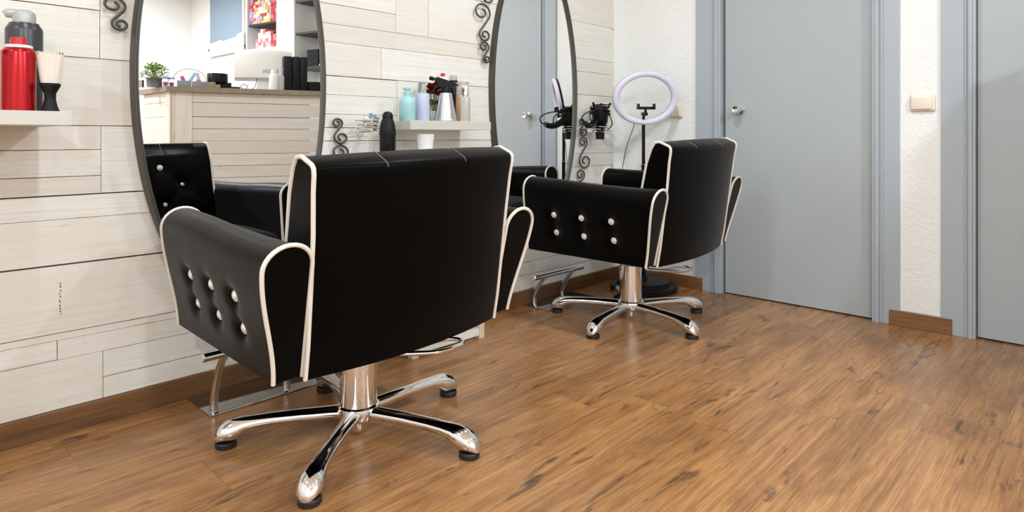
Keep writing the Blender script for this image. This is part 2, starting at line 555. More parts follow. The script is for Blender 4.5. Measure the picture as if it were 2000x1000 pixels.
struct('wall_front', bm, MT['wallpaint'], smooth=False)
bm = bmesh.new()
for (x0, x1, z0, z1) in [(WX[0], WX[0] + .06, *WZ), (WX[1] - .06, WX[1], *WZ), (WX[0], WX[1], WZ[0], WZ[0] + .06), (WX[0], WX[1], WZ[1] - .06, WZ[1]), (-.93, -.87, *WZ)]:
    add_box(bm, x0, x1, YF - .08, YF - .02, z0, z1, bev=.006)
struct('window_1', bm, MT['white'], smooth=False)

# skirting boards
def skirting(name, x0, x1, y0, y1, h, m):
    return struct(name, box_bm(x0, x1, y0, y1, 0, h, bev=.002), MT[m], smooth=False)
skirting('baseboard_left', -2.297, -2.265, YF, 3.385, .073, 'skirting')
skirting('baseboard_back', -2.285, -1.739, 3.385, 3.42, .070, 'skirting_x')
skirting('baseboard_pier', -.796, -.551, 3.379, 3.41, .070, 'skirting_x')

# doors and casings
def casing(name, x_out, x_mould, x_in, z=DH):
    """one side: flat board from x_out to x_mould, raised moulding from x_mould to x_in."""
    bm = bmesh.new()
    s = 1 if x_in > x_out else -1
    def bx(a, b, y0, y1): add_box(bm, min(a, b), max(a, b), y0, y1, 0, z + .08, bev=.0015)
    bx(x_out, x_mould, 3.388, 3.43)
    w = (x_in - x_mould)
    bx(x_mould, x_mould + w * .18, 3.383, 3.43)
    bx(x_mould + w * .18, x_mould + w * .36, 3.386, 3.43)
    bx(x_mould + w * .36, x_mould + w * .72, 3.376, 3.43)
    bx(x_mould + w * .72, x_in, 3.381, 3.50)
    return struct(name, bm, MT['casing'], smooth=False)
casing('trim_1', -1.782, -1.684, -1.629)
casing('trim_2', -.755, -.822, -.868)
casing('trim_3', -.592, -.505, -.466)
casing('trim_4', .17, .125, .087)
bm = bmesh.new()
for d in (D1, D2):
    add_box(bm, d[0] - .01, d[1] + .01, 3.38, 3.50, DH + .005, DH + .08, bev=.002)
struct('trim_5', bm, MT['casing'], smooth=False)

def door(name, x0, x1, knob_x):
    o = struct(name, box_bm(x0, x1, 3.414, 3.454, .006, DH, bev=.002), MT['door'], smooth=False)
    if knob_x is not None:
        bm = bmesh.new()
        R = Matrix.Translation((knob_x, 3.414, 1.024)) @ Matrix.Rotation(radians(90), 4, 'X')
        add_lathe(bm, [(0, .0005), (.026, .0005), (.0265, .004), (.024, .008), (.014, .010), (.0125, .018), (.0125, .024), (.016, .028),
                       (.0225, .034), (.024, .044), (.0235, .054), (.0205, .060), (.018, .0605), (.012, .0575), (0, .0565)], n=36, M=R)
        tag(link_mesh('knob', bm, MT['steel'], parent=o), 'round satin steel knob')
    return o
door('door_1', -1.616, -.866, -1.530)
door('door_2', -.463, .087, None)
struct('dark_backing', box_bm(-2.3, .14, 3.497, 3.51, 0, DH + .1), MT['blackm'], smooth=False)  # black sheet added behind both doors, puts shade into the gaps round them

# ------------------------------------------------------------------ ceiling lamps
for i, (x, y, pw) in enumerate(LAMPS):
    t = thing('ceiling_light', 'round recessed white ceiling downlight above the salon', 'ceiling light', (x, y, CEIL_Z), group='ceiling downlights')
    bm = lathe_bm([(.085, -.001), (.112, -.001), (.112, -.006), (.108, -.010), (.088, -.010), (.085, -.006)], n=40)
    link_mesh('trim_ring', bm, MT['white'], parent=t)
    bm = lathe_bm([(0, -.002), (.085, -.002), (.085, -.004), (0, -.004)], n=40)
    link_mesh('diffuser', bm, MT['emit'], parent=t)
    ld = bpy.data.lights.new('lamp_light', 'AREA')
    ld.shape = 'DISK'; ld.size = .12; ld.energy = LAMP_W * pw; ld.color = LAMP_COL
    lo = bpy.data.objects.new('lamp_light', ld)
    COL.objects.link(lo); lo.parent = t; lo.location = (0, 0, -.012)

# ------------------------------------------------------------------ the styling chair
STUD_Z = (.506, .423); STUD_Y = (.201, .039, -.123)

def arm_dims(t):
    zb = lerp(.329, .324, t)
    xb = lerp(.388, .342, t)
    xw = lerp(.440, .390, t)
    ztop = interp([0, .25, .5, .75, 1], [.652, .653, .658, .668, .674], t)
    zw = ztop - .052
    return zb, xb, xw, ztop, zw

def arm_outer(t, z):
    zb, xb, xw, ztop, zw = arm_dims(t)
    v = min(1, max(0, (z - zb) / (zw - zb)))
    s = v ** 1.7 * (1.0) 
    return lerp(xb, xw, .25 * v + .75 * (v * v * (3 - 2 * v)))

def arm_inner(t, z):
    zb, xb, xw, ztop, zw = arm_dims(t)
    v = min(1, max(0, (z - zb) / (zw - zb)))
    return lerp(xb - .071, xw - .118, v)

def arm_y(t, z):
    v = (z - .327) / (.61 - .327)
    return lerp(lerp(-.277, -.343, v), lerp(.385, .366, v), t)

def arm_loop(t, grow=0.0, studs=True):
    zb, xb, xw, ztop, zw = arm_dims(t)
    pts = []
    for i in range(10):
        z = lerp(zb, zw, i / 10); pts.append([arm_inner(t, z), z])
    cx = (xw + xw - .118) / 2; rx = .059; rz = ztop - zw
    for i in range(15):
        a = pi - pi * i / 14
        pts.append([cx + rx * cos(a), zw + rz * sin(a)])
    for i in range(1, 25):
        z = lerp(zw, zb, i / 24); pts.append([arm_outer(t, z), z])
    out = []
    for k, (x, z) in enumerate(pts):
        y = arm_y(t, z)
        if studs and k >= 24:
            for sz in STUD_Z:
                for sy in STUD_Y:
                    d2 = ((y - sy) / .030) ** 2 + ((z - sz) / .026) ** 2
                    x -= .0165 * math.exp(-d2)
            for sy in STUD_Y:      # soft pull between the studs of a pair
                dy = (y - sy) / .012
                if .40 < z < .53: x -= .0032 * math.exp(-dy * dy)
        out.append(V(x, y, z))
    return out

def mirx(loops, s):
    return [[V(p.x * s, p.y, p.z) for p in l] for l in loops]

def stud_bm():
    bm = bmesh.new()
    n = 10
    add_lathe(bm, [(0, -.003), (.0142, -.003), (.0148, .001), (.0128, .0035), (.0112, .0028)], n=20)
    prof = [(.0114, .0026), (.0088, .0060), (.0040, .0076)]
    rings = [[bm.verts.new((r * cos(2 * pi * (i + .5 * k) / n), r * sin(2 * pi * (i + .5 * k) / n), z)) for i in range(n)] for k, (r, z) in enumerate(prof)]
    for a, b in zip(rings[:-1], rings[1:]):
        for i in range(n):
            j = (i + 1) % n
            bm.faces.new((a[i], a[j], b[i])); bm.faces.new((a[j], b[j], b[i]))
    bm.faces.new(rings[-1])
    return bm

def back_profile(u):
    """closed loop (y, z) of the backrest at u in [-1, 1]."""
    q = 1 - u * u
    bow = .040 * q
    dip = .001 * q
    rear = [(-.290 - bow, .321 - dip), (-.306 - bow, .40 - dip * .5), (-.325 - bow, .53), (-.343 - bow, .66), (-.356 - bow * .9, .76), (-.364 - bow * .8, .800)]
    top = [(-.364 - bow * .75, .815), (-.358 - bow * .72, .823), (-.340 - bow * .65, .831 + .002 * q), (-.316 - bow * .6, .841 + .005 * q), (-.294 - bow * .55, .838 + .005 * q), (-.279 - bow * .5, .817)]
    fb = .030 * q - bow * .45
    front = [(-.267 + fb * .5, .790), (-.252 + fb, .753), (-.240 + fb, .705), (-.228 + fb, .655), (-.215 + fb, .60), (-.202 + fb, .54), (-.188 + fb, .47), (-.18, .40), (-.18, .345)]
    bot = [(-.20, .325), (-.245 - bow * .4, .321 - dip)]
    return rear, top, front, bot

BSTUDS = [(-.085, .738), (.085, .738), (-.18, .657), (0.0, .657), (.18, .657), (-.09, .572), (.09, .572)]

def back_half(z): return interp([.321, .66, .83], [.314, .318, .327], z)

def back_loops():
    us = [-1 + 2 * i / 64 for i in range(65)]
    loops = []
    for u in us:
        rear, top, front, bot = back_profile(u)
        dens = lambda l, k: [p for a, b in zip(l[:-1], l[1:]) for p in [(lerp(a[0], b[0], j / k), lerp(a[1], b[1], j / k)) for j in range(k)]]
        loop = dens(rear + [top[0]], 3) + top + dens([top[-1]] + front, 4)[1:] + [front[-1]] + bot
        nrear = len(dens(rear + [top[0]], 3)); nt = len(top)
        l = []
        for k, (y, z) in enumerate(loop):
            x = u * back_half(z)
            if k >= nrear + nt - 1 and z > .42:
                for (sx, sz) in BSTUDS:
                    d2 = ((x - sx) / .036) ** 2 + ((z - sz) / .034) ** 2
                    y -= .016 * math.exp(-d2)
                for (sx, sz) in BSTUDS:      # diamond pleats
                    for sg in (-1, 1):
                        ex, ez = sx + sg * .09, sz - .083
                        px, pz = x - sx, z - sz
                        L = sqrt((.09) ** 2 + .083 ** 2)
                        tt = (px * sg * .09 + pz * -.083) / L
                        dd = abs(px * -.083 - pz * sg * .09) / L
                        if 0 < tt < L: y -= .007 * math.exp(-(dd / .008) ** 2)
            if nrear - 2 <= k < nrear + nt + 6:
                for sx in (-.138, .108):
                    y_ = math.exp(-((x - sx) / .006) ** 2)
                    z -= .0025 * y_
            l.append(V(x, y, z))
        loops.append(l)
    return loops, nrear, nt

def leg_bm():
    bm = bmesh.new()
    st = [(.025, .088, .050, .026), (.08, .088, .052, .0235), (.16, .088, .053, .0215), (.24, .086, .051, .0220), (.285, .084, .047, .0235), (.316, .083, .037, .0262),
          (.333, .082, .022, .0292), (.350, .079, .0165, .0312), (.366, .073, .0165, .0315), (.380, .063, .0165, .0285), (.390, .050, .0165, .0225), (.396, .036, .0165, .0140), (.398, .026, .018, .006)]
    loops = []
    for (r, zt, zb, hw) in st:
        l = []
        cz, hz = (zt + zb) / 2, (zt - zb) / 2
        for k in range(20):
            a = 2 * pi * k / 20
            e = 2.35
            ca, sa = cos(a), sin(a)
            px = abs(ca) ** (2 / e) * (1 if ca >= 0 else -1)
            pz = abs(sa) ** (2 / e) * (1 if sa >= 0 else -1)
            w = hw * (1 - .22 * max(0, pz))          # ridge towards the top
            l.append(V(r, w * px, cz + hz * pz))
        loops.append(l)
    add_loft(bm, loops)
    return bm

ROLL = radians(-1.2)        # the padded seats sit a little out of level on their columns

def make_chair(label, base_xy, rz, leg_a, off, dz, proto=None):
    """off: the upholstered part sits a little off the column (fwd); dz: raised by the pump."""
    root = thing('salon_chair', label, 'salon chair', (base_xy[0], base_xy[1], 0), rz, group='black styling chairs facing the mirrors')
    def U(o):
        o.location = (off[0] + .006, off[1], dz); o.rotation_euler = (0, ROLL, 0); return o
    if proto is None:
        # arm rests
        for s in (1, -1):
            loops = [arm_loop(i / 56) for i in range(57)]
            bm = bmesh.new(); add_loft(bm, mirx(loops, s))
            arm = U(link_mesh('armrest', bm, MT['leather'], parent=root, sharp=50))
            for t in (0, 1):
                l = arm_loop(t, studs=False)
                dy = -.0015 if t == 0 else .0015
                pts = [V(p.x * s, p.y + dy, p.z) for p in l]
                link_mesh('piping', tube_bm(pts, .0053, n=8), MT['piping'], parent=arm)
            for sz in STUD_Z:
                for sy in STUD_Y:
                    tt = (sy + .3) / .68
                    x = arm_outer(tt, sz) - .0140
                    st = link_mesh('crystal_stud', stud_bm(), MT['crystal'], parent=arm, smooth=False)
                    st.location = (s * x, sy, sz)
                    st.rotation_euler = (0, s * radians(90 + 11), 0)
        # back rest
        loops, nr, nt = back_loops()
        bm = bmesh.new(); add_loft(bm, loops)
        back = U(link_mesh('backrest', bm, MT['leather'], parent=root, sharp=48))
        for k in (0, -1):
            l = loops[k]
            sx = -1 if k == 0 else 1
            pts = [V(p.x + sx * .0012, p.y, p.z) for p in l[:len(l) - 2]]
            link_mesh('piping', tube_bm(pts, .0056, n=8), MT['piping'], parent=back)
        for sx in (-.138, .108):
            i = min(range(65), key=lambda q: abs(loops[q][nr].x - sx))
            pts = [p + V(0, 0, .0012) for p in loops[i][nr - 1:nr + nt + 3]]
            link_mesh('seam', tube_bm(pts, .0011, n=6), MT['stitch'], parent=back)
        for (sx, sz) in BSTUDS:
            i = min(range(65), key=lambda q: abs(loops[q][40].x - sx))
            fr = loops[i][nr + nt - 1:]
            p = min(fr, key=lambda q: abs(q.z - sz))
            st = link_mesh('crystal_stud', stud_bm(), MT['crystal'], parent=back, smooth=False)
            st.location = (sx, p.y + .002, sz); st.rotation_euler = (radians(-90 + 13), 0, 0)
        # seat cushion, rounded and crowned
        bm = bmesh.new()
        loops = []
        for i in range(25):
            a = i / 24
            y = lerp(-.20, .395, a)
            hw = lerp(.305, .262, a)
            edge = min(1, min(a, 1 - a) * 9) ** .5
            zt = .455 + .035 * edge + .012 * sin(pi * a)
            l = []
            for k in range(21):
                u = -1 + 2 * k / 20
                l.append(V(hw * u, y, zt - .030 * abs(u) ** 5))
            l += [V(hw, y, .385), V(hw * .5, y, .375), V(-hw * .5, y, .375), V(-hw, y, .385)]
            loops.append(l)
        add_loft(bm, loops)
        U(link_mesh('seat', bm, MT['leather'], parent=root, sharp=45))
        bm = box_bm(-.25, .25, -.22, .375, .345, .384, bev=.012)
        add_box(bm, -.30, .30, -.26, -.17, .328, .37, bev=.01)
        U(link_mesh('seat_frame', bm, MT['leather'], parent=root))
        bm = box_bm(-.13, .13, -.13, .13, .322, .345, bev=.004)
        U(link_mesh('mounting_plate', bm, MT['blackm'], parent=root))
        # base
        link_mesh('column', lathe_bm([(.045, .078), (.0535, .080), (.0535, .262), (.0515, .264), (.0515, .330), (0, .330)], n=48), MT['chrome'], parent=root)
        link_mesh('hub', lathe_bm([(0, .012), (.024, .012), (.026, .016), (.026, .045), (.050, .047), (.060, .056), (.062, .066), (.0625, .080), (.061, .087), (.0545, .0905), (.0545, .088)], n=48), MT['chrome'], parent=root)
        for k in range(5):
            lg = link_mesh('leg', leg_bm(), MT['chrome'], parent=root, sharp=60)
            lg.rotation_euler = (0, 0, leg_a + 2 * pi * k / 5)
            gl = lathe_bm([(0, 0), (.026, 0), (.0285, .003), (.0285, .014), (.026, .0170), (0, .0170)], c=(.366, 0, 0), n=28)
            link_mesh('foot_glide', gl, MT['rubber'], parent=lg)
        pts = [(.03, -.055, .240), (.12, -.058, .225), (.24, -.062, .214), (.31, -.066, .210), (.345, -.078, .208), (.360, -.105, .207), (.345, -.135, .207), (.31, -.148, .208), (.22, -.150, .212), (.10, -.10, .226), (.03, -.06, .238)]
        link_mesh('pump_lever', tube_bm(catmull(pts, 6), .0075, n=12), MT['chrome'], parent=root).location = (-.036, .010, .013)
    else:
        k = 0
        for ch in list(proto.children):
            c = copy_tree(ch, root)
            if ch.name.startswith('leg'):
                c.rotation_euler = (0, 0, leg_a + 2 * pi * k / 5); k += 1
            elif ch.name.startswith('pump_lever'):
                c.location = (.022, 0, 0)
            elif ch.name.split('.')[0] in ('armrest', 'backrest', 'seat', 'seat_frame', 'mounting_plate'):
                c.location = (off[0] + .006, off[1], dz)
    return root

R1 = pi / 2 + .028
R2 = pi / 2 + .038
def off_local(base, seat, rz):
    d = V(seat[0] - base[0], seat[1] - base[1], 0)
    d.rotate(Matrix.Rotation(-rz, 3, 'Z'))
    return (d.x, d.y)
b1, s1 = (-1.642, 1.057), (-1.671, 1.048)
b2, s2 = (-1.722, 2.627), (-1.701, 2.634)
chair1 = make_chair('black leather salon chair with cream piping nearest the camera, seen from behind', b1, R1, radians(21.07) - R1, off_local(b1, s1, R1), 0.0)
chair2 = make_chair('black leather salon chair with cream piping farther back, beside the blue-grey door', b2, R2, radians(-10.9) - R2, off_local(b2, s2, R2), .022, proto=chair1)

# ------------------------------------------------------------------ foot rests
def footrest(label, y0, xp0, xp1, length, x_base, x_top, tubes, bar, ztop, curl):
    root = thing('footrest', label, 'footrest', ((xp0 + xp1) / 2, y0 + length / 2, 0), group='steel footrests under the mirrors')
    ox, oy = root.location.x, root.location.y
    link_mesh('floor_plate', box_bm(xp0 - ox, xp1 - ox, y0 - oy, y0 + length - oy, 0, .005, bev=.0015), MT['plate'], parent=root)
    for ty in tubes:
        pts = [(x_base - ox, ty - oy, .004), (x_base - ox - curl * .0, ty - oy, ztop * .22), (lerp(x_base, x_top, .22) - ox, ty - oy, ztop * .52), (lerp(x_base, x_top, .6) - ox, ty - oy, ztop * .82), (x_top - ox, ty - oy, ztop)]
        link_mesh('leg', tube_bm(catmull(pts, 6), .0125, n=16), MT['steel'], parent=root)
    link_mesh('foot_bar', tube_bm([(x_top - ox, bar[0] - oy, ztop), (x_top - ox, bar[0] + .003 - oy, ztop), (x_top - ox, bar[1] - .003 - oy, ztop), (x_top - ox, bar[1] - oy, ztop)], [.0115, .0145, .0145, .0115], n=20), MT['steel'], parent=root)
    return root
footrest('tubular steel footrest standing on the floor before the nearest chair', .792, -2.262, -2.066, .40, -2.092, -1.995, (.815, 1.060), (.742, 1.14), .216, .02)
footrest('tubular steel footrest standing on the floor before the farther chair', 2.44, -2.262, -2.085, .40, -2.238, -2.135, (2.505, 2.735), (2.385, 2.785), .170, .02)

# ------------------------------------------------------------------ mirrors
def spiral(cy, cz, r, a0, turns, dirn, n=44, k=.30):
    out = []
    for i in range(n + 1):
        t = i / n
        rr = r * (1 - (1 - k) * t)
        a = a0 + dirn * 2 * pi * turns * t
        out.append((cy + 1.0 * rr * cos(a), cz + rr * sin(a)))
    return out

def s_scroll(A, ra, B, rb):
    """S of two spirals joined by a cross tangent that leaves A on its right and reaches B on its left."""
    d = (B[0] - A[0], B[1] - A[1]); L = sqrt(d[0] ** 2 + d[1] ** 2)
    ang = atan2(d[1], d[0])
    q = math.acos(min(1, (ra + rb) / L))
    a1 = ang + q                       # tangent point direction on A
    if cos(a1) < 0: a1 = ang - q; dirn = -1
    else: dirn = 1
    b1 = a1 + pi
    sa = spiral(A[0], A[1], ra, a1, 1.3, dirn)
    sb = spiral(B[0], B[1], rb, b1, 1.35, dirn)
    return list(reversed(sa)) + sb

def make_mirror(name, label, E, yaw, gx):
    root = thing(name, label, 'mirror', (WALL_X, E[0], E[1]), group='oval iron mirrors on the board wall')
    a, b = E[2], E[3]
    n = 128
    bm = bmesh.new()
    loops = []
    for i in range(n):
        t = 2 * pi * i / n
        c, s = cos(t), sin(t)
        # inward normal of the ellipse
        nx, nz = c / a, s / b; l = sqrt(nx * nx + nz * nz); nx /= l; nz /= l
        P = lambda d, x: V(x, a * c - nx * d, b * s - nz * d)
        tl = -math.tan(yaw) * a * c + (gx - WALL_X)      # the frame follows the lean of the glass
        loops.append([P(0, -.012), P(0, .010 + tl), P(.0012, .012 + tl), P(.0045, .0125 + tl), P(.0055, .0165 + tl), P(.0098, .0165 + tl), P(.0106, .0150 + tl), P(.0106, -.004 + tl)])
    rows = [[bm.verts.new(p) for p in l] for l in loops]
    for i in range(n):
        r0, r1 = rows[i], rows[(i + 1) % n]
        for k in range(8):
            j = (k + 1) % 8
            bm.faces.new((r0[k], r0[j], r1[j], r1[k]))
    link_mesh('frame', bm, MT['iron'], parent=root, sharp=40)
    # the glass sits a touch skewed in its frame
    bm = bmesh.new()
    f0, f1 = [], []
    for i in range(n):
        t = 2 * pi * i / n
        y, z = (a - .0096) * cos(t), (b - .0096) * sin(t)
        x = gx - WALL_X - math.tan(yaw) * y
        f0.append(bm.verts.new((x, y, z))); f1.append(bm.verts.new((x - .003, y, z)))
    bm.faces.new(f0); bm.faces.new(list(reversed(f1)))
    for i in range(n):
        j = (i + 1) % n
        bm.faces.new((f0[i], f1[i], f1[j], f0[j]))
    link_mesh('glass', bm, MT['mirror'], parent=root, smooth=False)
    # wrought scrolls, upper left and, turned half round, lower right
    S = [((-.386, .206), .029, (-.374, .148), .021), ((-.398, .374), .050, (-.384, .264), .034), ((-.322, .525), .034, (-.364, .452), .036)]
    for sg in (1, -1):
        for (A, ra, B, rb_) in S:
            pts = [V(.018, sg * (y * 1.22 + .22 * .352), sg * z) for y, z in s_scroll((A[0] - .004, A[1]), ra * .95, (B[0], B[1]), rb_ * .95)]
            link_mesh('scroll', tube_bm(pts, .0046, n=8), MT['iron'], parent=root)
    return root
# scroll heights are measured from z = 1.08
mirror1 = make_mirror('wall_mirror', 'oval iron-framed mirror behind the nearest chair, reflecting the reception counter', E1, radians(5), -2.266)
mirror2 = make_mirror('wall_mirror', 'oval iron-framed mirror near the corner, reflecting the blue-grey door', E2, radians(1.8), -2.266)

# ------------------------------------------------------------------ shelves
def shelf(label, x1, y0, y1, z0, z1):
    o = link_mesh('wall_shelf', box_bm(-2.2745, x1, y0, y1, z0, z1, bev=.0012), MT['shelf'], smooth=False)
    return tag(o, label, 'shelf', 'pale grey floating shelves')
shelf('pale grey floating shelf left of the left mirror, holding a red can', -1.883, -.42, .392, .9066, .941)
shelf('pale grey floating shelf between the two mirrors, holding bottles', -2.068, 1.572, 2.023, .907, .944)
S1Z, S2Z = .9415, .9445

def simple(name, label, cat, parts, loc, rz=0, group=None):
    """parts: list of (name, bm, material[, label])."""
    if len(parts) == 1:
        n_, bm, m = parts[0][:3]
        o = link_mesh(name, bm, m); o.location = loc; o.rotation_euler = (0, 0, rz)
        return tag(o, label, cat, group)
    t = thing(name, label, cat, loc, rz, group)
    for p in parts:
        o = link_mesh(p[0], p[1], p[2], parent=t)
        if len(p) > 3: o['label'] = p[3]
    return t

MT['red'] = mat('red_metallic', s2l(176, 20, 26), .22, .55)
MT['redcap'] = mat('red_plastic', s2l(196, 30, 34), .3)
MT['darkcan'] = mat('anthracite_can', s2l(64, 64, 66), .32, .3)
MT['greycap'] = mat('silver_grey_cap', s2l(176, 178, 172), .35, .2)
MT['bristle'] = mat('pale_bristles', s2l(226, 214, 200), .8)
MT['teal'] = mat('teal_plastic', s2l(158, 206, 206), .28)
MT['lav'] = mat('lavender_bottle', s2l(188, 196, 222), .3)
MT['silver'] = mat('silver_plastic', s2l(200, 198, 192), .3, .4)
MT['conesteel'] = mat('ridged_steel', G(.75), .2, 1.0)
MT['rose'] = mat('dark_red_petals', s2l(120, 14, 24), .6)
MT['leaf'] = mat('green_leaf', s2l(108, 124, 58), .55)
MT['peach'] = mat('peach_liquid_bottle', s2l(232, 188, 142), .3)
MT['clearcap'] = mat('clear_frosted', s2l(214, 216, 212), .15, **{'Transmission Weight': .75})
MT['glass'] = mat('clear_glass', s2l(235, 238, 236), .03, ior=1.45, **{'Transmission Weight': .95})
MT['frost'] = mat('frosted_flask', s2l(222, 222, 218), .2, **{'Transmission Weight': .45})

# left shelf
def can_prof(r, h):
    return [(0, 0), (r - .002, 0), (r, .003), (r, h - .010), (r - .001, h - .006), (r - .006, h), (r - .010, h + .003), (r - .012, h + .002)]
simple('spray_can', 'glossy red spray can on the left shelf', 'spray can', [
    ('body', lathe_bm(can_prof(.0360, .158) + [(0, .160)], n=48), MT['red']),
    ('collar', lathe_bm([(.024, .158), (.029, .160), (.0295, .165), (.027, .167), (0, .167)], n=40), MT['white']),
    ('nozzle', add_box(lathe_bm([(0, .166), (.0175, .166), (.0165, .186), (0, .187)], n=28), -.005, .005, -.0175, -.012, .172, .181), MT['redcap'])],
    (-2.012, .305, S1Z))
simple('mousse_can', 'dark grey can with silver hooked nozzle, behind the red can', 'spray can', [
    ('body', lathe_bm([(0, 0), (.040, 0), (.0415, .003), (.0415, .222), (.040, .227), (.034, .236), (.033, .240), (0, .240)], n=48), MT['darkcan']),
    ('nozzle', add_tube(lathe_bm([(0, .238), (.026, .238), (.0265, .255), (.024, .268), (.015, .276), (0, .278)], n=32), [(0, 0, .262), (-.012, -.022, .266), (-.018, -.034, .266), (-.020, -.040, .262)], [.014, .013, .012, .009], n=14), MT['greycap'])],
    (-2.130, .335, S1Z))
def brush_head():
    bm = bmesh.new()
    rr = random.Random(3)
    loops = []
    for (z, w, d) in [(.073, .020, .013), (.09, .023, .014), (.115, .027, .015), (.140, .031, .016), (.150, .032, .0165)]:
        loops.append([V(w * cos(2 * pi * k / 40) * (1 + .03 * sin(k * 5.1)), d * sin(2 * pi * k / 40) * (1 + .06 * sin(k * 7.3)), z + (.004 * sin(k * 3.7) if z > .14 else 0)) for k in range(40)])
    add_loft(bm, loops)
    for k in range(60):
        a = rr.uniform(0, 2 * pi); q = sqrt(rr.random())
        add_tube(bm, [(.019 * q * cos(a), .012 * q * sin(a), .075), (.031 * q * cos(a), .016 * q * sin(a), rr.uniform(.149, .156))], .0011, n=4)
    return bm
o = simple('neck_brush', 'barber neck brush with pale bristles and black waisted handle', 'brush', [
    ('handle', lathe_bm([(0, 0), (.020, 0), (.0205, .003), (.016, .015), (.0125, .032), (.013, .048), (.019, .060), (.0225, .067), (.0225, .073), (0, .074)], n=36), MT['blackm']),
    ('bristles', brush_head(), MT['bristle'])], (-1.983, .365, S1Z), radians(60))
tc = bpy.data.curves.new('lettering', 'FONT'); tc.body = 'SILHOUETTE'; tc.size = .021; tc.extrude = .0002; tc.align_x = 'LEFT'
tob = bpy.data.objects.new('lettering', tc); COL.objects.link(tob)
dg = bpy.context.evaluated_depsgraph_get()
tme = bpy.data.meshes.new_from_object(tob.evaluated_get(dg))
bpy.data.objects.remove(tob, do_unlink=True)
bmt = bmesh.new(); bmt.from_mesh(tme)
# wrap the lettering on the can: text x runs up the can, text y goes round it
for v in bmt.verts:
    a = -v.co.y / .0342 + radians(58)
    h = .018 + v.co.x
    rr_ = .0342 + .0004 + v.co.z
    v.co = V(rr_ * cos(a), rr_ * sin(a), h)
can = simple('spray_can', 'white spray can with dark upright lettering at the left photo edge', 'spray can', [
    ('body', lathe_bm(can_prof(.034, .150) + [(0, .152)], n=48), MT['white']),
    ('cap', lathe_bm([(.026, .150), (.028, .154), (.028, .178), (.024, .186), (0, .188)], n=36), MT['blackm']),
    ('lettering', bmt, MT['blackm'], 'dark lettering')], (-2.012, .2105, S1Z))

# right shelf
def S2(name, label, cat, parts, x, y, rz=0): return simple(name, label, cat, parts, (x, y, S2Z), rz)
S2('pump_bottle', 'teal pump bottle at the left end of the bottle shelf', 'bottle', [
    ('body', lathe_bm([(0, 0), (.031, 0), (.0335, .004), (.0335, .068), (.032, .080), (.026, .092), (.015, .099), (0, .100)], n=40), MT['teal']),
    ('pump', add_box(lathe_bm([(0, .098), (.0155, .098), (.0155, .117), (.010, .119), (.009, .124), (.0135, .126), (.0135, .134), (.010, .137), (0, .138)], n=28), -.026, 0, -.004, .004, .127, .134, bev=.002), MT['teal'])],
   -2.13, 1.602)
S2('toner_bottle', 'lavender cylinder bottle with clear cap beside the teal pump bottle', 'bottle', [
    ('body', lathe_bm([(0, 0), (.029, 0), (.0305, .003), (.0305, .112), (.029, .1155), (0, .1165)], n=40), MT['lav']),
    ('cap', lathe_bm([(0, .116), (.0185, .116), (.0185, .120), (.0155, .158), (.0145, .160), (0, .160)], n=28), MT['clearcap'])],
   -2.14, 1.688)
S2('tonic_bottle', 'silver grey bottle half hidden behind the lavender bottle', 'bottle', [
    ('body', lathe_bm([(0, 0), (.028, 0), (.029, .003), (.029, .098), (.022, .112), (.014, .116), (0, .117)], n=32), MT['silver']),
    ('cap', lathe_bm([(0, .116), (.0125, .116), (.012, .135), (0, .136)], n=24), MT['greycap'])],
   -2.244, 1.737)
# ridged steel spray bottle
prof = [(0, 0), (.048, 0), (.0495, .002)]
for k in range(12):
    z = .004 + k * .0098
    r = lerp(.0495, .0262, (z) / .122)
    prof += [(r, z), (r - .0006, z + .0078), (r - .0022, z + .0084), (r - .0022, z + .0094)]
prof += [(.0255, .1215), (0, .1225)]
head = bmesh.new()
add_lathe(head, [(0, .120), (.0215, .120), (.0205, .142), (.014, .150), (0, .151)], n=28)
def prism(bm, pts, w, axis='x'):
    f = [bm.verts.new((-w, y, z)) for y, z in pts]; g = [bm.verts.new((w, y, z)) for y, z in pts]
    bm.faces.new(f); bm.faces.new(list(reversed(g)))
    for i in range(len(pts)):
        j = (i + 1) % len(pts)
        bm.faces.new((f[i], g[i], g[j], f[j]))
prism(head, [(-.052, .184), (-.034, .190), (.004, .178), (.036, .164), (.056, .157), (.055, .153), (.030, .152), (.018, .140), (-.016, .140), (-.028, .158), (-.046, .172)], .012)
add_tube(head, [(0, -.050, .181), (0, -.066, .186), (0, -.070, .187)], [.0085, .0085, .0075], n=14)
trig = bmesh.new()
prism(trig, [(-.030, .165), (-.040, .160), (-.060, .128), (-.068, .118), (-.060, .119), (-.042, .142), (-.024, .152)], .008)
S2('spray_bottle', 'ridged steel cone spray bottle with black trigger head', 'spray bottle', [
    ('body', lathe_bm(prof, n=48), MT['conesteel']), ('spray_head', head, MT['black']), ('trigger', trig, MT['black'])],
   -2.118, 1.798, radians(-38))
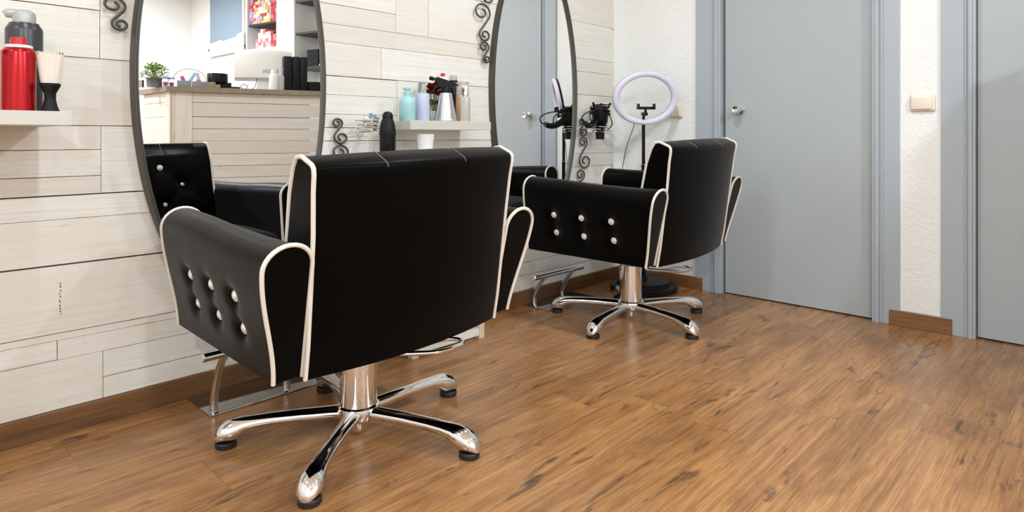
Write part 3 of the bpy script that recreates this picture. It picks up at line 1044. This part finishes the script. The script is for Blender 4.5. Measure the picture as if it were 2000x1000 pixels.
# artificial rose in a white pot
pot = lathe_bm([(0, 0), (.017, 0), (.022, .045), (.0215, .047), (.019, .045), (0, .044)], n=28)
fl = bmesh.new()
rr = random.Random(5)
def add_petals(bm, c, R, n):
    for k in range(n):
        t = k / n
        a = k * 2.4
        r = R * (.25 + .75 * t)
        tilt = lerp(1.35, .35, t)
        cen = V(*c)
        rows = []
        for i in range(5):
            v = i / 4
            w = r * .62 * sin(pi * (.12 + .8 * v) ** .8)
            up = r * v * sin(tilt) * 1.1 - r * .25
            out = r * v * cos(tilt) + r * .12
            rows.append([cen + V((out - .25 * w * s * s * 1.0) * cos(a) - w * s * sin(a), (out - .25 * w * s * s) * sin(a) + w * s * cos(a), up) for s in (-1, -.5, 0, .5, 1)])
        add_loft(bm, rows, closed=False)
for c, R in [((.012, -.012, .150), .052), ((.006, .028, .160), .050), ((.018, .046, .152), .036), ((.016, -.034, .128), .036), ((.024, .012, .124), .040)]:
    add_petals(fl, c, R, 14)
lv = bmesh.new()
def leaf(bm, p, d, L, w, droop=.3):
    d = Vector(d).normalized(); side = d.cross(V(0, 0, 1)); side = side.normalized() if side.length > .01 else V(1, 0, 0)
    rows = []
    for i in range(6):
        v = i / 5
        c = Vector(p) + d * L * v - V(0, 0, droop * L * v * v)
        ww = w * sin(pi * min(1, .08 + .92 * v)) ** .7
        rows.append([c - side * ww + V(0, 0, ww * .3), c, c + side * ww + V(0, 0, ww * .3)])
    add_loft(bm, rows, closed=False)
for a in range(7):
    leaf(lv, (0, 0, .072 + .008 * (a % 3)), (cos(a * .9), sin(a * .9), .5 - .1 * (a % 3)), .056, .022, .4)
for c in [(.012, -.006, .14), (.010, .030, .15), (.016, -.030, .125)]:
    add_tube(lv, [(0, 0, .03), (c[0] * .5, c[1] * .5, .07), c], .002, n=6)
S2('potted_rose', 'dark red artificial roses in a white pot behind the cone sprayer', 'artificial plant', [
    ('pot', pot, MT['white']), ('petals', fl, MT['rose']), ('leaves', lv, MT['leaf'])], -2.212, 1.808)
S2('spray_can', 'white spray can with red button standing behind the roses', 'spray can', [
    ('body', lathe_bm([(0, 0), (.026, 0), (.027, .003), (.027, .186), (.025, .196), (.019, .203), (.0165, .206), (0, .206)], n=36), MT['white']),
    ('nozzle', lathe_bm([(0, .205), (.0105, .205), (.010, .222), (0, .223)], n=20), MT['redcap'])], -2.246, 1.890)
S2('spray_can', 'black spray can with clear cap behind the steel cone', 'spray can', [
    ('body', lathe_bm([(0, 0), (.020, 0), (.021, .003), (.021, .186), (.019, .192), (0, .193)], n=32), MT['black']),
    ('cap', lathe_bm([(0, .192), (.017, .192), (.016, .214), (0, .215)], n=24), MT['clearcap'])], -2.235, 1.945)
S2('lotion_bottle', 'peach lotion bottle with grey translucent cap at the shelf end', 'bottle', [
    ('body', lathe_bm([(0, 0), (.030, 0), (.0315, .003), (.0315, .122), (.030, .126), (0, .127)], n=40), MT['peach']),
    ('cap', lathe_bm([(0, .126), (.0315, .126), (.0315, .180), (.029, .184), (0, .185)], n=40), MT['clearcap'])], -2.200, 1.968)
fb = bmesh.new()
add_box(fb, -.019, .019, -.0325, .0325, .002, .108, bev=.006, seg=3)
fi = box_bm(-.0185, .0185, -.032, .032, 0, .004)
S2('perfume_flask', 'clear flat flask with chrome cap in front of the peach bottle', 'bottle', [
    ('body', fb, MT['frost']), ('foot', fi, MT['peach']),
    ('cap', lathe_bm([(0, .108), (.009, .108), (.009, .116), (.0165, .117), (.0165, .164), (.015, .167), (0, .167)], n=28), MT['chrome'])], -2.110, 1.905, radians(40))

# ------------------------------------------------------------------ white side cabinet between the chairs, with a black bottle and a cup
def boards_box(bm, x0, x1, y0, y1, z0, z1, lay, r, vaxis=2, bev=0):
    vs0 = set(bm.verts)
    add_box(bm, x0, x1, y0, y1, z0, z1)
    for v in bm.verts:
        if v in vs0: continue
        lo, hi = ((x0, x1), (y0, y1), (z0, z1))[vaxis]
        v[lay] = (r, (v.co[vaxis] - lo) / (hi - lo), hi - lo, 1)
cab = thing('side_cabinet', 'small whitewashed wooden cabinet on legs under the bottle shelf', 'cabinet', (-2.14, 1.745, 0))
def cab_part(name, boxes, m):
    bm = bmesh.new(); lay = bm.verts.layers.float_color.new('board')
    for i, (b, va) in enumerate(boxes): boards_box(bm, *b, lay, random.random(), va)
    return link_mesh(name, bm, m, parent=cab, smooth=False)
for (lx, ly) in [(.10, -.18), (.10, .18), (-.11, -.18), (-.11, .18)]:
    cab_part('leg', [((lx - .015, lx + .015, ly - .015, ly + .015, 0, .74), 0)], MT['planks_v'])
cab_part('body', [((-.11, .105, -.175, .175, .10, .74), 2)], MT['planks'])
cab_part('rail', [((.086, .112, -.166, .166, .014, .046), 2)], MT['planks'])
cab_part('drawer_front', [((.104, .114, -.160, .160, .42, .56), 2)], MT['planks'])
cab_part('drawer_front', [((.104, .114, -.160, .160, .57, .72), 2)], MT['planks'])
cab_part('top', [((-.13, .14, -.29, .28, .74, .77), 0)], MT['planks'])

simple('water_bottle', 'black waisted bottle in front of the shelf, left of the paper cup', 'bottle', [
    ('body', lathe_bm([(0, 0), (.030, 0), (.032, .004), (.032, .085), (.0325, .115), (0, .116)], n=40), MT['black']),
    ('collar', lathe_bm([(.0315, .114), (.034, .116), (.034, .121), (.0315, .123), (0, .123)], n=40), MT['blackm']),
    ('shoulder', lathe_bm([(.0325, .122), (.0325, .130), (.030, .152), (.0245, .172), (.0215, .178), (0, .178)], n=40), MT['blackm']),
    ('cap', lathe_bm([(.0215, .177), (.0215, .190), (.020, .198), (.014, .206), (.006, .209), (0, .2095)], n=40), MT['black'])],
    (-2.125, 1.502, .770))
cup = lathe_bm([(0, 0), (.024, 0), (.0365, .116), (.0372, .118), (.036, .1185), (.0352, .116), (.0235, .004), (0, .004)], n=44)
o = link_mesh('paper_cup', cup, MT['white']); o.location = (-2.09, 1.665, .770)
tag(o, 'white tapered paper cup on the cabinet under the shelf', 'cup')

# spiral hair dryer holders
def coil(cx, cy, z0, z1, r0, r1, turns, n=90):
    return [(cx + lerp(r0, r1, i / n) * cos(2 * pi * turns * i / n), cy + lerp(r0, r1, i / n) * sin(2 * pi * turns * i / n), lerp(z0, z1, i / n)) for i in range(n + 1)]
def holder(label, y, z, reach, r0, r1, h, turns, oy=0.0):
    t = thing('dryer_holder', label, 'hair dryer holder', (WALL_X, y, z), group='spiral hair dryer holders')
    bm = lathe_bm([(0, .001), (.0345, .001), (.0355, .003), (.0345, .006), (.020, .009), (0, .010)], n=48, M=Matrix.Rotation(radians(90), 4, 'Y'))
    link_mesh('wall_disc', bm, MT['chrome'], parent=t)
    pts = coil(reach, oy, .012, .012 - h, r0, r1, turns)
    a = pts[0]
    lead = [(.006, 0, .004), (.03, oy * .2, .010), (a[0] - .012, a[1] + (.006 if oy == 0 else -.02 * 0 + .016), a[2])]
    link_mesh('spiral', tube_bm(catmull([Vector(p) for p in lead] + [Vector(p) for p in pts], 2), .0032, n=8), MT['chrome'], parent=t)
    return t
holder('empty chrome spiral dryer holder right of the left mirror', 1.522, .942, .078, .050, .040, .058, 3.6, -.068)
holder('chrome spiral holder near the corner, carrying the black hair dryer', 3.03, .935, .105, .046, .034, .050, 3.5, -.034)

# hair dryer hanging nose down in the right holder
dr = thing('hair_dryer', 'black hair dryer hanging nose down with its cord wound round', 'hair dryer', (-2.170, 2.996, .862))
link_mesh('barrel', lathe_bm([(0, .040), (.0235, .040), (.0275, .060), (.037, .080), (.045, .105), (.047, .140), (.046, .165), (.040, .180), (.030, .186), (0, .187)], n=40), MT['black'], parent=dr)
link_mesh('nozzle', lathe_bm([(0, .0), (.0235, .0), (.0245, .003), (.0250, .045), (0, .046)], n=36), MT['blackm'], parent=dr)
hp = catmull([(.0, -.03, .125), (.012, -.07, .098), (.024, -.115, .080), (.032, -.155, .078), (.036, -.190, .088)], 6)
link_mesh('handle', tube_bm(hp, [lerp(.021, .015, i / (len(hp) - 1)) for i in range(len(hp))], n=16), MT['black'], parent=dr)
link_mesh('air_grille', lathe_bm([(.030, .184), (.041, .178), (.042, .188), (.030, .194), (0, .194)], n=32), MT['blackm'], parent=dr)
cb = bmesh.new()
rr = random.Random(8)
for k in range(9):
    z = .150 + .008 * (k % 6) + rr.uniform(-.004, .004); r = .052 + .006 * rr.random(); tx, ty = rr.uniform(-.22, .22), rr.uniform(-.22, .22)
    pts = [(r * cos(a) * (1 + .05 * sin(3 * a + k)), r * sin(a) * (1 + .05 * cos(2 * a + k)), z + tx * r * cos(a) + ty * r * sin(a)) for a in [2 * pi * i / 40 for i in range(40)]]
    add_tube(cb, pts, .0034, n=6, closed=True)
add_tube(cb, catmull([(.036, -.190, .088), (.042, -.222, .098), (.046, -.225, .125), (.040, -.170, .150), (.030, -.100, .162), (.020, -.04, .170)], 8), .0034, n=6)
add_tube(cb, catmull([(.010, .050, .160), (.020, .078, .120), (.020, .088, .085), (.010, .070, .060), (.0, .045, .055)], 8), .0034, n=6)
add_tube(cb, catmull([(-.02, -.045, .172), (.0, -.095, .158), (.02, -.125, .130), (.03, -.120, .095)], 8), .0034, n=6)
for (px, py) in [(-.030, .05), (.02, .055), (.0, -.055)]:
    add_tube(cb, [(px, py, .185), (px * 1.1, py * 1.1, .200), (px * 1.2, py * 1.25, .206)], .007, n=8)
link_mesh('cord', cb, MT['black'], parent=dr)

# ------------------------------------------------------------------ ring light
RLX, RLY = -1.998, 3.180
rl = thing('ring_light', 'LED ring light on a black floor stand in the corner', 'ring light', (RLX, RLY, 0))
link_mesh('base', lathe_bm([(0, 0), (.186, 0), (.189, .004), (.189, .026), (.184, .031), (.150, .032), (.148, .036), (.148, .050), (.143, .055), (.05, .057), (0, .057)], n=64), MT['blackm'], parent=rl)
pole = lathe_bm([(0, .055), (.022, .055), (.020, .075), (.0125, .078), (.0125, .42), (.0138, .421), (.0138, .436), (.0115, .437), (.0115, .70), (.0128, .701), (.0128, .716), (.0095, .717), (.0095, .962), (0, .962)], n=24)
link_mesh('pole', pole, MT['black'], parent=rl)
for z in (.438, .718):
    link_mesh('pole_band', lathe_bm([(.0120, z - .001), (.0142, z - .001), (.0142, z + .001), (.0120, z + .001)], n=24), MT['silver'], parent=rl)
ringc = V(.026, -.020, 1.096)
nh = V(.77, -.64, 0).normalized(); tilt = radians(11)
nrm = V(nh.x * cos(tilt), nh.y * cos(tilt), -sin(tilt))
ax = V(0, 0, 1).cross(nh).normalized()
upv = nrm.cross(ax).normalized() * .80      # the ring is an upright oval lying on its long side
def ring_bm(sec, n=96):
    bm = bmesh.new(); rows = []
    for i in range(n):
        a = 2 * pi * i / n
        d = ax * cos(a) + upv * sin(a)
        rows.append([bm.verts.new(ringc + d * r + nrm * h) for r, h in sec])
    m = len(sec)
    for i in range(n):
        p, q = rows[i], rows[(i + 1) % n]
        for k in range(m):
            j = (k + 1) % m
            bm.faces.new((p[k], p[j], q[j], q[k]))
    return bm
link_mesh('ring_diffuser', ring_bm([(.1525, -.004), (.153, .004), (.155, .011), (.163, .0165), (.173, .018), (.183, .0165), (.190, .011), (.192, .004), (.192, -.004)]), MT['diffuser'], parent=rl)
link_mesh('ring_housing', ring_bm([(.1535, -.003), (.155, -.014), (.159, -.018), (.186, -.018), (.1905, -.014), (.1915, -.003)]), MT['black'], parent=rl)
ph = bmesh.new()
pc = ringc + V(0, 0, -.062)
add_tube(ph, [V(0, 0, .95), V(.004, -.006, .99), pc + V(0, 0, -.018), pc], .0075, n=10)
def obox(bm, c, ux, uy, uz, a, b, h, bev=.002):
    vs = [bm.verts.new(c + ux * (sx * a) + uy * (sy * b) + uz * (sz * h)) for sx in (-1, 1) for sy in (-1, 1) for sz in (-1, 1)]
    for f in [(0, 1, 3, 2), (4, 6, 7, 5), (0, 4, 5, 1), (2, 3, 7, 6), (0, 2, 6, 4), (1, 5, 7, 3)]:
        bm.faces.new([vs[i] for i in f])
Zv = V(0, 0, 1)
obox(ph, pc + V(0, 0, .006), ax, nh, Zv, .050, .008, .008)
for s in (-1, 1): obox(ph, pc + ax * (s * .046) + nh * .012 + V(0, 0, .014), ax, nh, Zv, .005, .012, .016)
obox(ph, pc + V(0, 0, -.028) - ax * .006, ax, nh, Zv, .016, .010, .009)
link_mesh('phone_clamp', ph, MT['black'], parent=rl)
br = tube_bm([ringc - upv * .172 - nrm * .012, V(0, 0, .955), V(0, 0, .94)], .009, n=10)
link_mesh('bracket', br, MT['black'], parent=rl)
cst = ringc - upv * .168 - ax * .062
cw = catmull([cst + V(0, 0, .004), cst + V(0, 0, -.03), V(-.070, -.075, .80), V(-.095, -.09, .60), V(-.085, -.10, .35), V(-.06, -.12, .12), V(-.10, -.19, .008)], 10)
link_mesh('cable', tube_bm(cw, .0022, n=6), MT['black'], parent=rl)

# ------------------------------------------------------------------ light switches
def switch(label, x, z, w, h, rk):
    t = thing('light_switch', label, 'light switch', (x, YD, z), group='ivory rocker switches')
    link_mesh('plate', box_bm(-w / 2, w / 2, -.010, .001, -h / 2, h / 2, bev=.007, seg=4), MT['ivory'], parent=t)
    r = link_mesh('rocker', box_bm(-rk / 2, rk / 2, -.019, -.008, -h * .40, h * .40, bev=.006, seg=4), MT['ivory'], parent=t)
    r.rotation_euler = (0, 0, radians(-4)); r.location = (-w * .03, 0, 0)
    return t
switch('ivory rocker switch on the white pier between the doors', -.664, 1.031, .098, .076, .084)
switch('ivory rocker switch behind the ring light in the corner', -1.910, 1.030, .086, .086, .072)

# ------------------------------------------------------------------ reception counter, seen in the left mirror
LC = V(.416, 2.13, 0); DD = V(-.467, .884, 0).normalized(); NN = V(.884, .467, 0).normalized()
CT = 1.25
cz_rot = atan2(DD.y, DD.x) - pi / 2          # local y runs along the front edge, local x goes back
counter = thing('reception_counter', 'whitewashed boarded reception counter with taupe top, reflected in the left mirror', 'counter', LC, cz_rot)
MT['taupe'] = m_wood('taupe_worktop', [(132, 118, 98), (146, 131, 110), (158, 144, 122)], 'Y', .45)
CL = 1.32
def skew(y): return -.14 * 0
bm = bmesh.new()
for z0, z1 in ((1.212, CT),):
    pts = [(0, 0), (0, CL), (.60, 1.06), (.60, -.20)]
    lo = [bm.verts.new((x, y, z0)) for x, y in pts]; hi = [bm.verts.new((x, y, z1)) for x, y in pts]
    bm.faces.new(list(reversed(lo))); bm.faces.new(hi)
    for i in range(4):
        j = (i + 1) % 4; bm.faces.new((lo[i], lo[j], hi[j], hi[i]))
link_mesh('worktop', bm, MT['taupe'], parent=counter, smooth=False)
bm = bmesh.new(); lay = bm.verts.layers.float_color.new('board')
zz = [0.0, .09, .19, .29, .38, .47, .56, .651, .744, .844, .936, 1.028, 1.137, 1.212]
rk = random.Random(21)
for a, b in zip(zz[:-1], zz[1:]):
    g = rk.choice([.0008, .0012, .002])
    boards_box(bm, .032, .052, .172, CL - .03, a + g, b - g, lay, rk.random(), 2)
link_mesh('front_boards', bm, MT['planks_x'], parent=counter, smooth=False)
bm = bmesh.new(); lay = bm.verts.layers.float_color.new('board')
boards_box(bm, .028, .055, .057, .171, 0, 1.212, lay, .3, 1)
link_mesh('corner_post', bm, MT['planks_v'], parent=counter, smooth=False)
bm = bmesh.new(); lay = bm.verts.layers.float_color.new('board')
boards_box(bm, .030, .036, .020, .056, 0, 1.212, lay, .8, 1)
link_mesh('edge_strip', bm, MT['planks_v'], parent=counter, smooth=False)
ea = atan2(-.20, .60)
bm = bmesh.new(); lay = bm.verts.layers.float_color.new('board')
for a, b in zip(zz[:-1], zz[1:]):
    boards_box(bm, .10, .60, -.010, .010, a + .001, b - .001, lay, rk.random(), 2)
boards_box(bm, .0, .10, -.014, .012, 0, 1.212, lay, .45, 0)
eb = link_mesh('end_boards', bm, m_planks('whitewashed_end_boards', 'X', .1), parent=counter, smooth=False)
eb.location = (.030, .040, 0); eb.rotation_euler = (0, 0, ea)
link_mesh('carcass', box_bm(.056, .56, .05, 1.04, .0, 1.21), MT['blackm'], parent=counter, smooth=False)

def onc(off, s, dz=0.0):
    p = LC + NN * off + DD * s
    return (p.x, p.y, CT + .0005 + dz)
MT['potgrey'] = mat('speckled_grey_pot', s2l(112, 114, 114), .8)
_t = NT(MT['potgrey'])
_n = _t.noise(_t.obj(), 160, 2, .6, 0)
_t.lk(_t.ramp(_n, [(.35, s2l(84, 86, 88)), (.55, s2l(120, 122, 122)), (.68, s2l(176, 176, 172))]), _t.bsdf.inputs['Base Color'])
MT['foliage'] = mat('bright_foliage', s2l(112, 142, 58), .5)
_t = NT(MT['foliage'])
_g = _t.add('ShaderNodeNewGeometry')
_t.lk(_t.ramp(_g.outputs['Random Per Island'], [(0, s2l(74, 110, 38)), (.5, s2l(128, 156, 66)), (1, s2l(186, 200, 112))]), _t.bsdf.inputs['Base Color'])
pb = bmesh.new()
rr = random.Random(4)
for k in range(430):
    a = rr.uniform(0, 2 * pi); el = rr.uniform(-.15, 1.35); R = rr.uniform(.055, .098)
    d = V(cos(a) * cos(el), sin(a) * cos(el), sin(el))
    p = V(0, 0, .075) + V(d.x * R, d.y * R, d.z * R * 1.05)
    leaf(pb, p, (d + V(rr.uniform(-.6, .6), rr.uniform(-.6, .6), rr.uniform(-.2, .6))), .022, .0065, .25)
for k in range(40):
    a = rr.uniform(0, 2 * pi); el = rr.uniform(.2, 1.3)
    add_tube(pb, [(0, 0, .05), (.06 * cos(a) * cos(el), .06 * sin(a) * cos(el), .075 + .07 * sin(el))], .0012, n=4)
simple('potted_plant', 'bushy green plant in a speckled grey pot on the counter', 'plant', [
    ('pot', lathe_bm([(0, 0), (.052, 0), (.058, .066), (.0585, .068), (.054, .068), (.052, .060), (0, .060)], n=40), MT['potgrey']),
    ('leaves', pb, MT['foliage'])], onc(.16, -.075))
simple('card_box', 'small white box with a black side left of the plant', 'box', [
    ('box', box_bm(-.03, .03, -.030, .026, 0, .052, bev=.002), MT['white']), ('side_panel', box_bm(-.0305, .0305, .026, .036, 0, .052, bev=.001), MT['blackm'])], onc(.22, -.185), cz_rot)
MT['pink'] = mat('pink_gel', s2l(214, 92, 170), .3)
MT['lilac'] = mat('lilac_plastic', s2l(214, 196, 226), .35)
MT['sky'] = mat('pale_blue_plastic', s2l(164, 206, 226), .35)
MT['bluecap'] = mat('blue_cap', s2l(96, 146, 186), .4)
MT['acrylic'] = mat('clear_acrylic', s2l(244, 248, 248), .02, ior=1.15, **{'Transmission Weight': .97})
MT['greybox'] = mat('grey_card', s2l(138, 144, 142), .6)
MT['tan'] = mat('tan_card', s2l(150, 138, 116), .6)
for k, (s, off) in enumerate([(-.006, .07), (.036, .09)]):
    simple('cosmetic_jar', ['small clear jar of pink gel with blue lid, next to the plant pot', 'small clear jar of pink gel with blue lid, next to the acrylic dome'][k], 'jar', [
        ('glass', lathe_bm([(0, 0), (.020, 0), (.022, .004), (.022, .052), (.019, .058), (0, .058)], n=28), MT['acrylic']),
        ('gel', lathe_bm([(0, .004), (.010, .004), (.016, .026), (.012, .034), (0, .034)], n=20), MT['pink']),
        ('lid', lathe_bm([(0, .058), (.021, .058), (.021, .068), (0, .069)], n=28), MT['bluecap'])], onc(off, s))
dm = thing('acrylic_display', 'clear round acrylic display filled with pink and blue samples', 'display stand', onc(.15, .160), cz_rot)
bm = bmesh.new()
pr = [(.112 * cos(a) , .062 + .085 * sin(a)) for a in [pi * 1.14 - pi * 1.28 * i / 30 for i in range(31)]]
prf = [V(-.012, y, z) for y, z in pr]; prb = [V(.012, y, z) for y, z in pr]
f = [bm.verts.new(p) for p in prf]; g = [bm.verts.new(p) for p in prb]
bm.faces.new(f); bm.faces.new(list(reversed(g)))
for i in range(31):
    j = (i + 1) % 31; bm.faces.new((f[i], g[i], g[j], f[j]))
link_mesh('panel', bm, MT['acrylic'], parent=dm, smooth=False)
link_mesh('rim', tube_bm([V(0, y, z) for y, z in pr], .0028, n=6), MT['clearcap'], parent=dm)
for nm, y, z, w, h, mm, r in [('gel_sample', -.050, .070, .026, .040, 'pink', .4), ('blue_sample', .018, .085, .022, .075, 'sky', -.5), ('lilac_sample', .055, .090, .022, .060, 'lilac', .2), ('gel_sample', .060, .052, .034, .026, 'pink', .1)]:
    b_ = link_mesh(nm, box_bm(-.010, .010, -w / 2, w / 2, -h / 2, h / 2, bev=.006, seg=3), MT[mm], parent=dm)
    b_.location = (-.024, y, z); b_.rotation_euler = (r, 0, 0)
for k, (s, off, w, h) in enumerate([(.120, .085, .096, .050), (.222, .085, .100, .048)]):
    o = link_mesh('card_box', box_bm(-.02, .02, -w / 2, w / 2, 0, h, bev=.002), MT['greybox']); o.location = onc(off, s); o.rotation_euler = (0, 0, cz_rot)
    tag(o, ['flat grey box in front of the acrylic display, nearer the plant', 'flat grey box in front of the acrylic display, nearer the black drum'][k], 'box', 'grey boxes on the counter')
bm = box_bm(-.03, .03, -.06, .02, 0, .046, bev=.002); add_box(bm, -.03, .03, .0195, .055, 0, .028, bev=.002)
o = link_mesh('stepped_tray', bm, MT['tan']); o.location = onc(.10, .315); o.rotation_euler = (0, 0, cz_rot); tag(o, 'stepped tan tray under the black drum on the counter', 'tray')
simple('card_terminal', 'black drum-shaped desk device with a flat black tail on the counter', 'payment terminal', [
    ('drum', add_lathe(bmesh.new(), [(0, 0), (.073, 0), (.076, .004), (.076, .062), (.073, .070), (0, .074)], c=(0, 0, .052), n=48), MT['black']),
    ('stand', box_bm(-.03, .03, -.02, .10, 0, .053, bev=.006), MT['blackm']),
    ('keypad', box_bm(-.04, .04, .09, .165, 0, .022, bev=.006), MT['blackm'])], onc(.19, .356), cz_rot)
cab_ = tube_bm(catmull([(0, -.034, .004), (0, -.02, .006), (0, .0, .03), (0, -.035, .045), (0, -.05, .02), (0, -.01, .004), (0, .05, .02), (0, .07, .10)], 8), .0026, n=6)
o = link_mesh('loose_cable', cab_, MT['black']); o.location = onc(.16, .575); o.rotation_euler = (0, 0, cz_rot); tag(o, 'looped thin black cable beside the white monitor', 'cable')
MT['offwhite'] = mat('off_white_housing', s2l(228, 222, 211), .4)
mon = thing('monitor', 'white desktop monitor turned away, standing on the counter', 'monitor', onc(.33, .72), cz_rot + radians(10))
link_mesh('foot', lathe_bm([(0, 0), (.085, 0), (.088, .006), (.080, .012), (0, .016)], n=40), MT['white'], parent=mon)
bm = bmesh.new()
add_loft(bm, [[V(lx * 1, ly, z) for lx, ly in [(-w, -d), (w, -d), (w, d), (-w, d)]] for z, w, d in [(.010, .035, .058), (.10, .028, .050), (.22, .024, .050)]])
link_mesh('stand', bm, MT['white'], parent=mon)
bm = bmesh.new()
lp = []
for i in range(13):
    u = i / 12
    y = lerp(-.225, .225, u); q = 1 - (2 * u - 1) ** 2
    d = .035 + .018 * q
    lp.append([V(-d, y, -.115 - .0 * q), V(-d, y, .09), V(-d * .5, y, .125 + .010 * q), V(.03, y, .130 + .012 * q), V(.03, y, -.125)])
add_loft(bm, lp)
mb = link_mesh('screen_housing', bm, MT['offwhite'], parent=mon, sharp=40); mb.location = (0, 0, .215); mb.rotation_euler = (0, radians(12), 0)
link_mesh('port_cover', box_bm(-.070, -.045, -.012, .11, .155, .19, bev=.004), MT['shelf'], parent=mon)
simple('lotion_bottle', 'white cylindrical bottle standing before the monitor on the counter', 'bottle', [
    ('body', lathe_bm([(0, 0), (.036, 0), (.038, .004), (.038, .105), (.034, .122), (.026, .128), (0, .129)], n=36), MT['white']),
    ('cap', lathe_bm([(0, .128), (.025, .128), (.025, .160), (.022, .164), (0, .165)], n=28), MT['white'])], onc(.085, .765))
o = link_mesh('spray_bottle', lathe_bm([(0, 0), (.020, 0), (.022, .004), (.022, .11), (.012, .125), (.010, .15), (.012, .155), (.012, .185), (0, .186)], n=28), MT['frost']); o.location = onc(.06, .818)
tag(o, 'narrow clear bottle between the white bottle and the black files', 'bottle')
for k, (s, w) in enumerate([(.868, .062), (.932, .052), (.993, .056)]):
    bm = box_bm(-.16, -.06, -w / 2, w / 2, 0, .278, bev=.004)
    bmesh.ops.translate(bm, verts=bm.verts, vec=(.12, 0, 0))
    o = simple('box_file', ['black box file nearest the clear bottle', 'black box file in the middle of the three', 'black box file nearest the mirror edge'][k] + ' on the counter', 'box file',
           [('case', bm, MT['blackm']), ('finger_hole', lathe_bm([(0, .0), (.010, .0), (.011, .002), (.008, .004), (0, .004)], c=(0, 0, 0), n=20, M=Matrix.Translation((-.0405, 0, .10)) @ Matrix.Rotation(radians(-90), 4, 'Y')), MT['black'])], onc(.10, s), cz_rot, 'black box files on the counter')
o = link_mesh('receipt_printer', box_bm(-.07, .07, -.075, .075, 0, .085, bev=.010, seg=3), MT['black']); o.location = onc(.20, 1.11); o.rotation_euler = (0, 0, cz_rot)
tag(o, 'low black printer at the far right end of the counter', 'printer')

# ------------------------------------------------------------------ niches with cartons, panel on the far wall
def niche_shelf(label, x0, x1, z, y0=YN + .02):
    o = link_mesh('niche_shelf', box_bm(x0 + .001, x1 - .001, y0, YN + .299, z - .022, z, bev=.001), MT['blackshelf'], smooth=False)
    return tag(o, label, 'shelf', 'black shelves in the wall niches')
niche_shelf('black shelf dividing the niche of coloured cartons', N1[0], N1[1], 2.118)
niche_shelf('black niche shelf with a black box standing on it', N2[0], N2[1], 1.595)
niche_shelf('empty black niche shelf, middle of the right niche', N2[0], N2[1], 1.955)
niche_shelf('empty black niche shelf, highest in the right niche', N2[0], N2[1], 2.29)
CARD = {'red': s2l(200, 60, 62), 'cream': s2l(236, 214, 160), 'white': s2l(240, 236, 232), 'blue': s2l(96, 146, 206), 'lilac': s2l(196, 170, 206), 'pink': s2l(236, 130, 140), 'yellow': s2l(226, 190, 96)}
CM = {k: mat('carton_' + k, v, .5) for k, v in CARD.items()}
carton_src = {}
def carton(colr, x, y, z, lvl):
    lab = '%s hair dye carton stacked on the %s of the wall niche' % (colr, lvl)
    if (colr) not in carton_src:
        r = link_mesh('carton', box_bm(-.0222, .0222, -.07, .07, 0, .0348, bev=.0012), CM[colr], smooth=False)
        carton_src[colr] = r
    else:
        r = carton_src[colr].copy(); COL.objects.link(r)
    r.location = (x, y, z)
    tag(r, lab, 'carton', 'hair dye cartons in the niche, %s, %s' % (lvl, colr))
rr = random.Random(12)
for lvl, z0, n in (('bottom', N1[2] + .0005, 6), ('shelf', 2.1185, 8)):
    for c in range(10):
        x = N1[1] - .040 - c * .0462
        if lvl == 'bottom' and c < 2: continue
        h = n - (rr.choice([0, 1, 2, 3]) if lvl == 'bottom' else rr.choice([0, 0, 1]))
        for k in range(h):
            if c > 7: pool = ['red', 'red', 'red', 'pink']
            elif lvl == 'bottom': pool = ['white', 'white', 'lilac', 'pink', 'cream', 'white']
            elif c < 2: pool = ['blue', 'white', 'lilac', 'pink'] if k < 3 else ['lilac', 'white', 'pink', 'red']
            else: pool = ['cream', 'yellow', 'white', 'pink', 'cream', 'lilac', 'yellow', 'red']
            carton(rr.choice(pool), x + rr.uniform(-.0006, .0006), YN + .095 + rr.uniform(-.008, .008), z0 + k * .0352, lvl)
o = link_mesh('storage_box', box_bm(-.085, .085, -.09, .09, 0, .175, bev=.003), MT['black'], smooth=False); o.location = (1.02, YN + .13, 1.5955)
tag(o, 'black storage box on the lower shelf of the right niche', 'box')
o = link_mesh('razor_case', add_lathe(box_bm(-.07, .07, -.02, .02, 0, .022, bev=.003), [(0, .022), (.016, .022), (.024, .036), (.020, .052), (0, .058)], c=(.04, 0, 0), n=24), MT['white']); o.location = (.845, YN + .06, 1.5955)
tag(o, 'white slim case with a round knob beside the black storage box', 'case')
MT['panelblue'] = mat('blue_grey_panel', s2l(142, 160, 174), .45)
pan = thing('wall_panel', 'blue-grey panel in a white frame high on the far wall', 'panel', (2.45, YN, 2.2))
link_mesh('board', box_bm(-.318, .318, -.012, 0, -.30, .38), MT['panelblue'], parent=pan, smooth=False)
bm = bmesh.new()
for b in [(-.345, -.318, -.33, .40), (.318, .345, -.33, .40), (-.345, .345, -.33, -.30), (-.345, .345, .38, .40)]:
    add_box(bm, b[0], b[1], -.022, 0, b[2], b[3], bev=.002)
link_mesh('frame', bm, MT['white'], parent=pan, smooth=False)
bm = bmesh.new()
pts = [(-.36, -.16), (-.25, -.17), (-.22, -.205), (.05, -.235), (.06, -.215), (.30, -.245), (.32, -.40), (-.36, -.37)]
f = [bm.verts.new((x, -.030, z)) for x, z in pts]; g = [bm.verts.new((x, -.024, z)) for x, z in pts]
bm.faces.new(f); bm.faces.new(list(reversed(g)))
for i in range(len(pts)):
    j = (i + 1) % len(pts); bm.faces.new((f[i], g[i], g[j], f[j]))
pp = link_mesh('torn_paper', bm, MT['white'], smooth=False); pp.location = (2.45, YN, 2.2)
tag(pp, 'ragged white paper covering the lower edge of the blue-grey panel', 'paper')
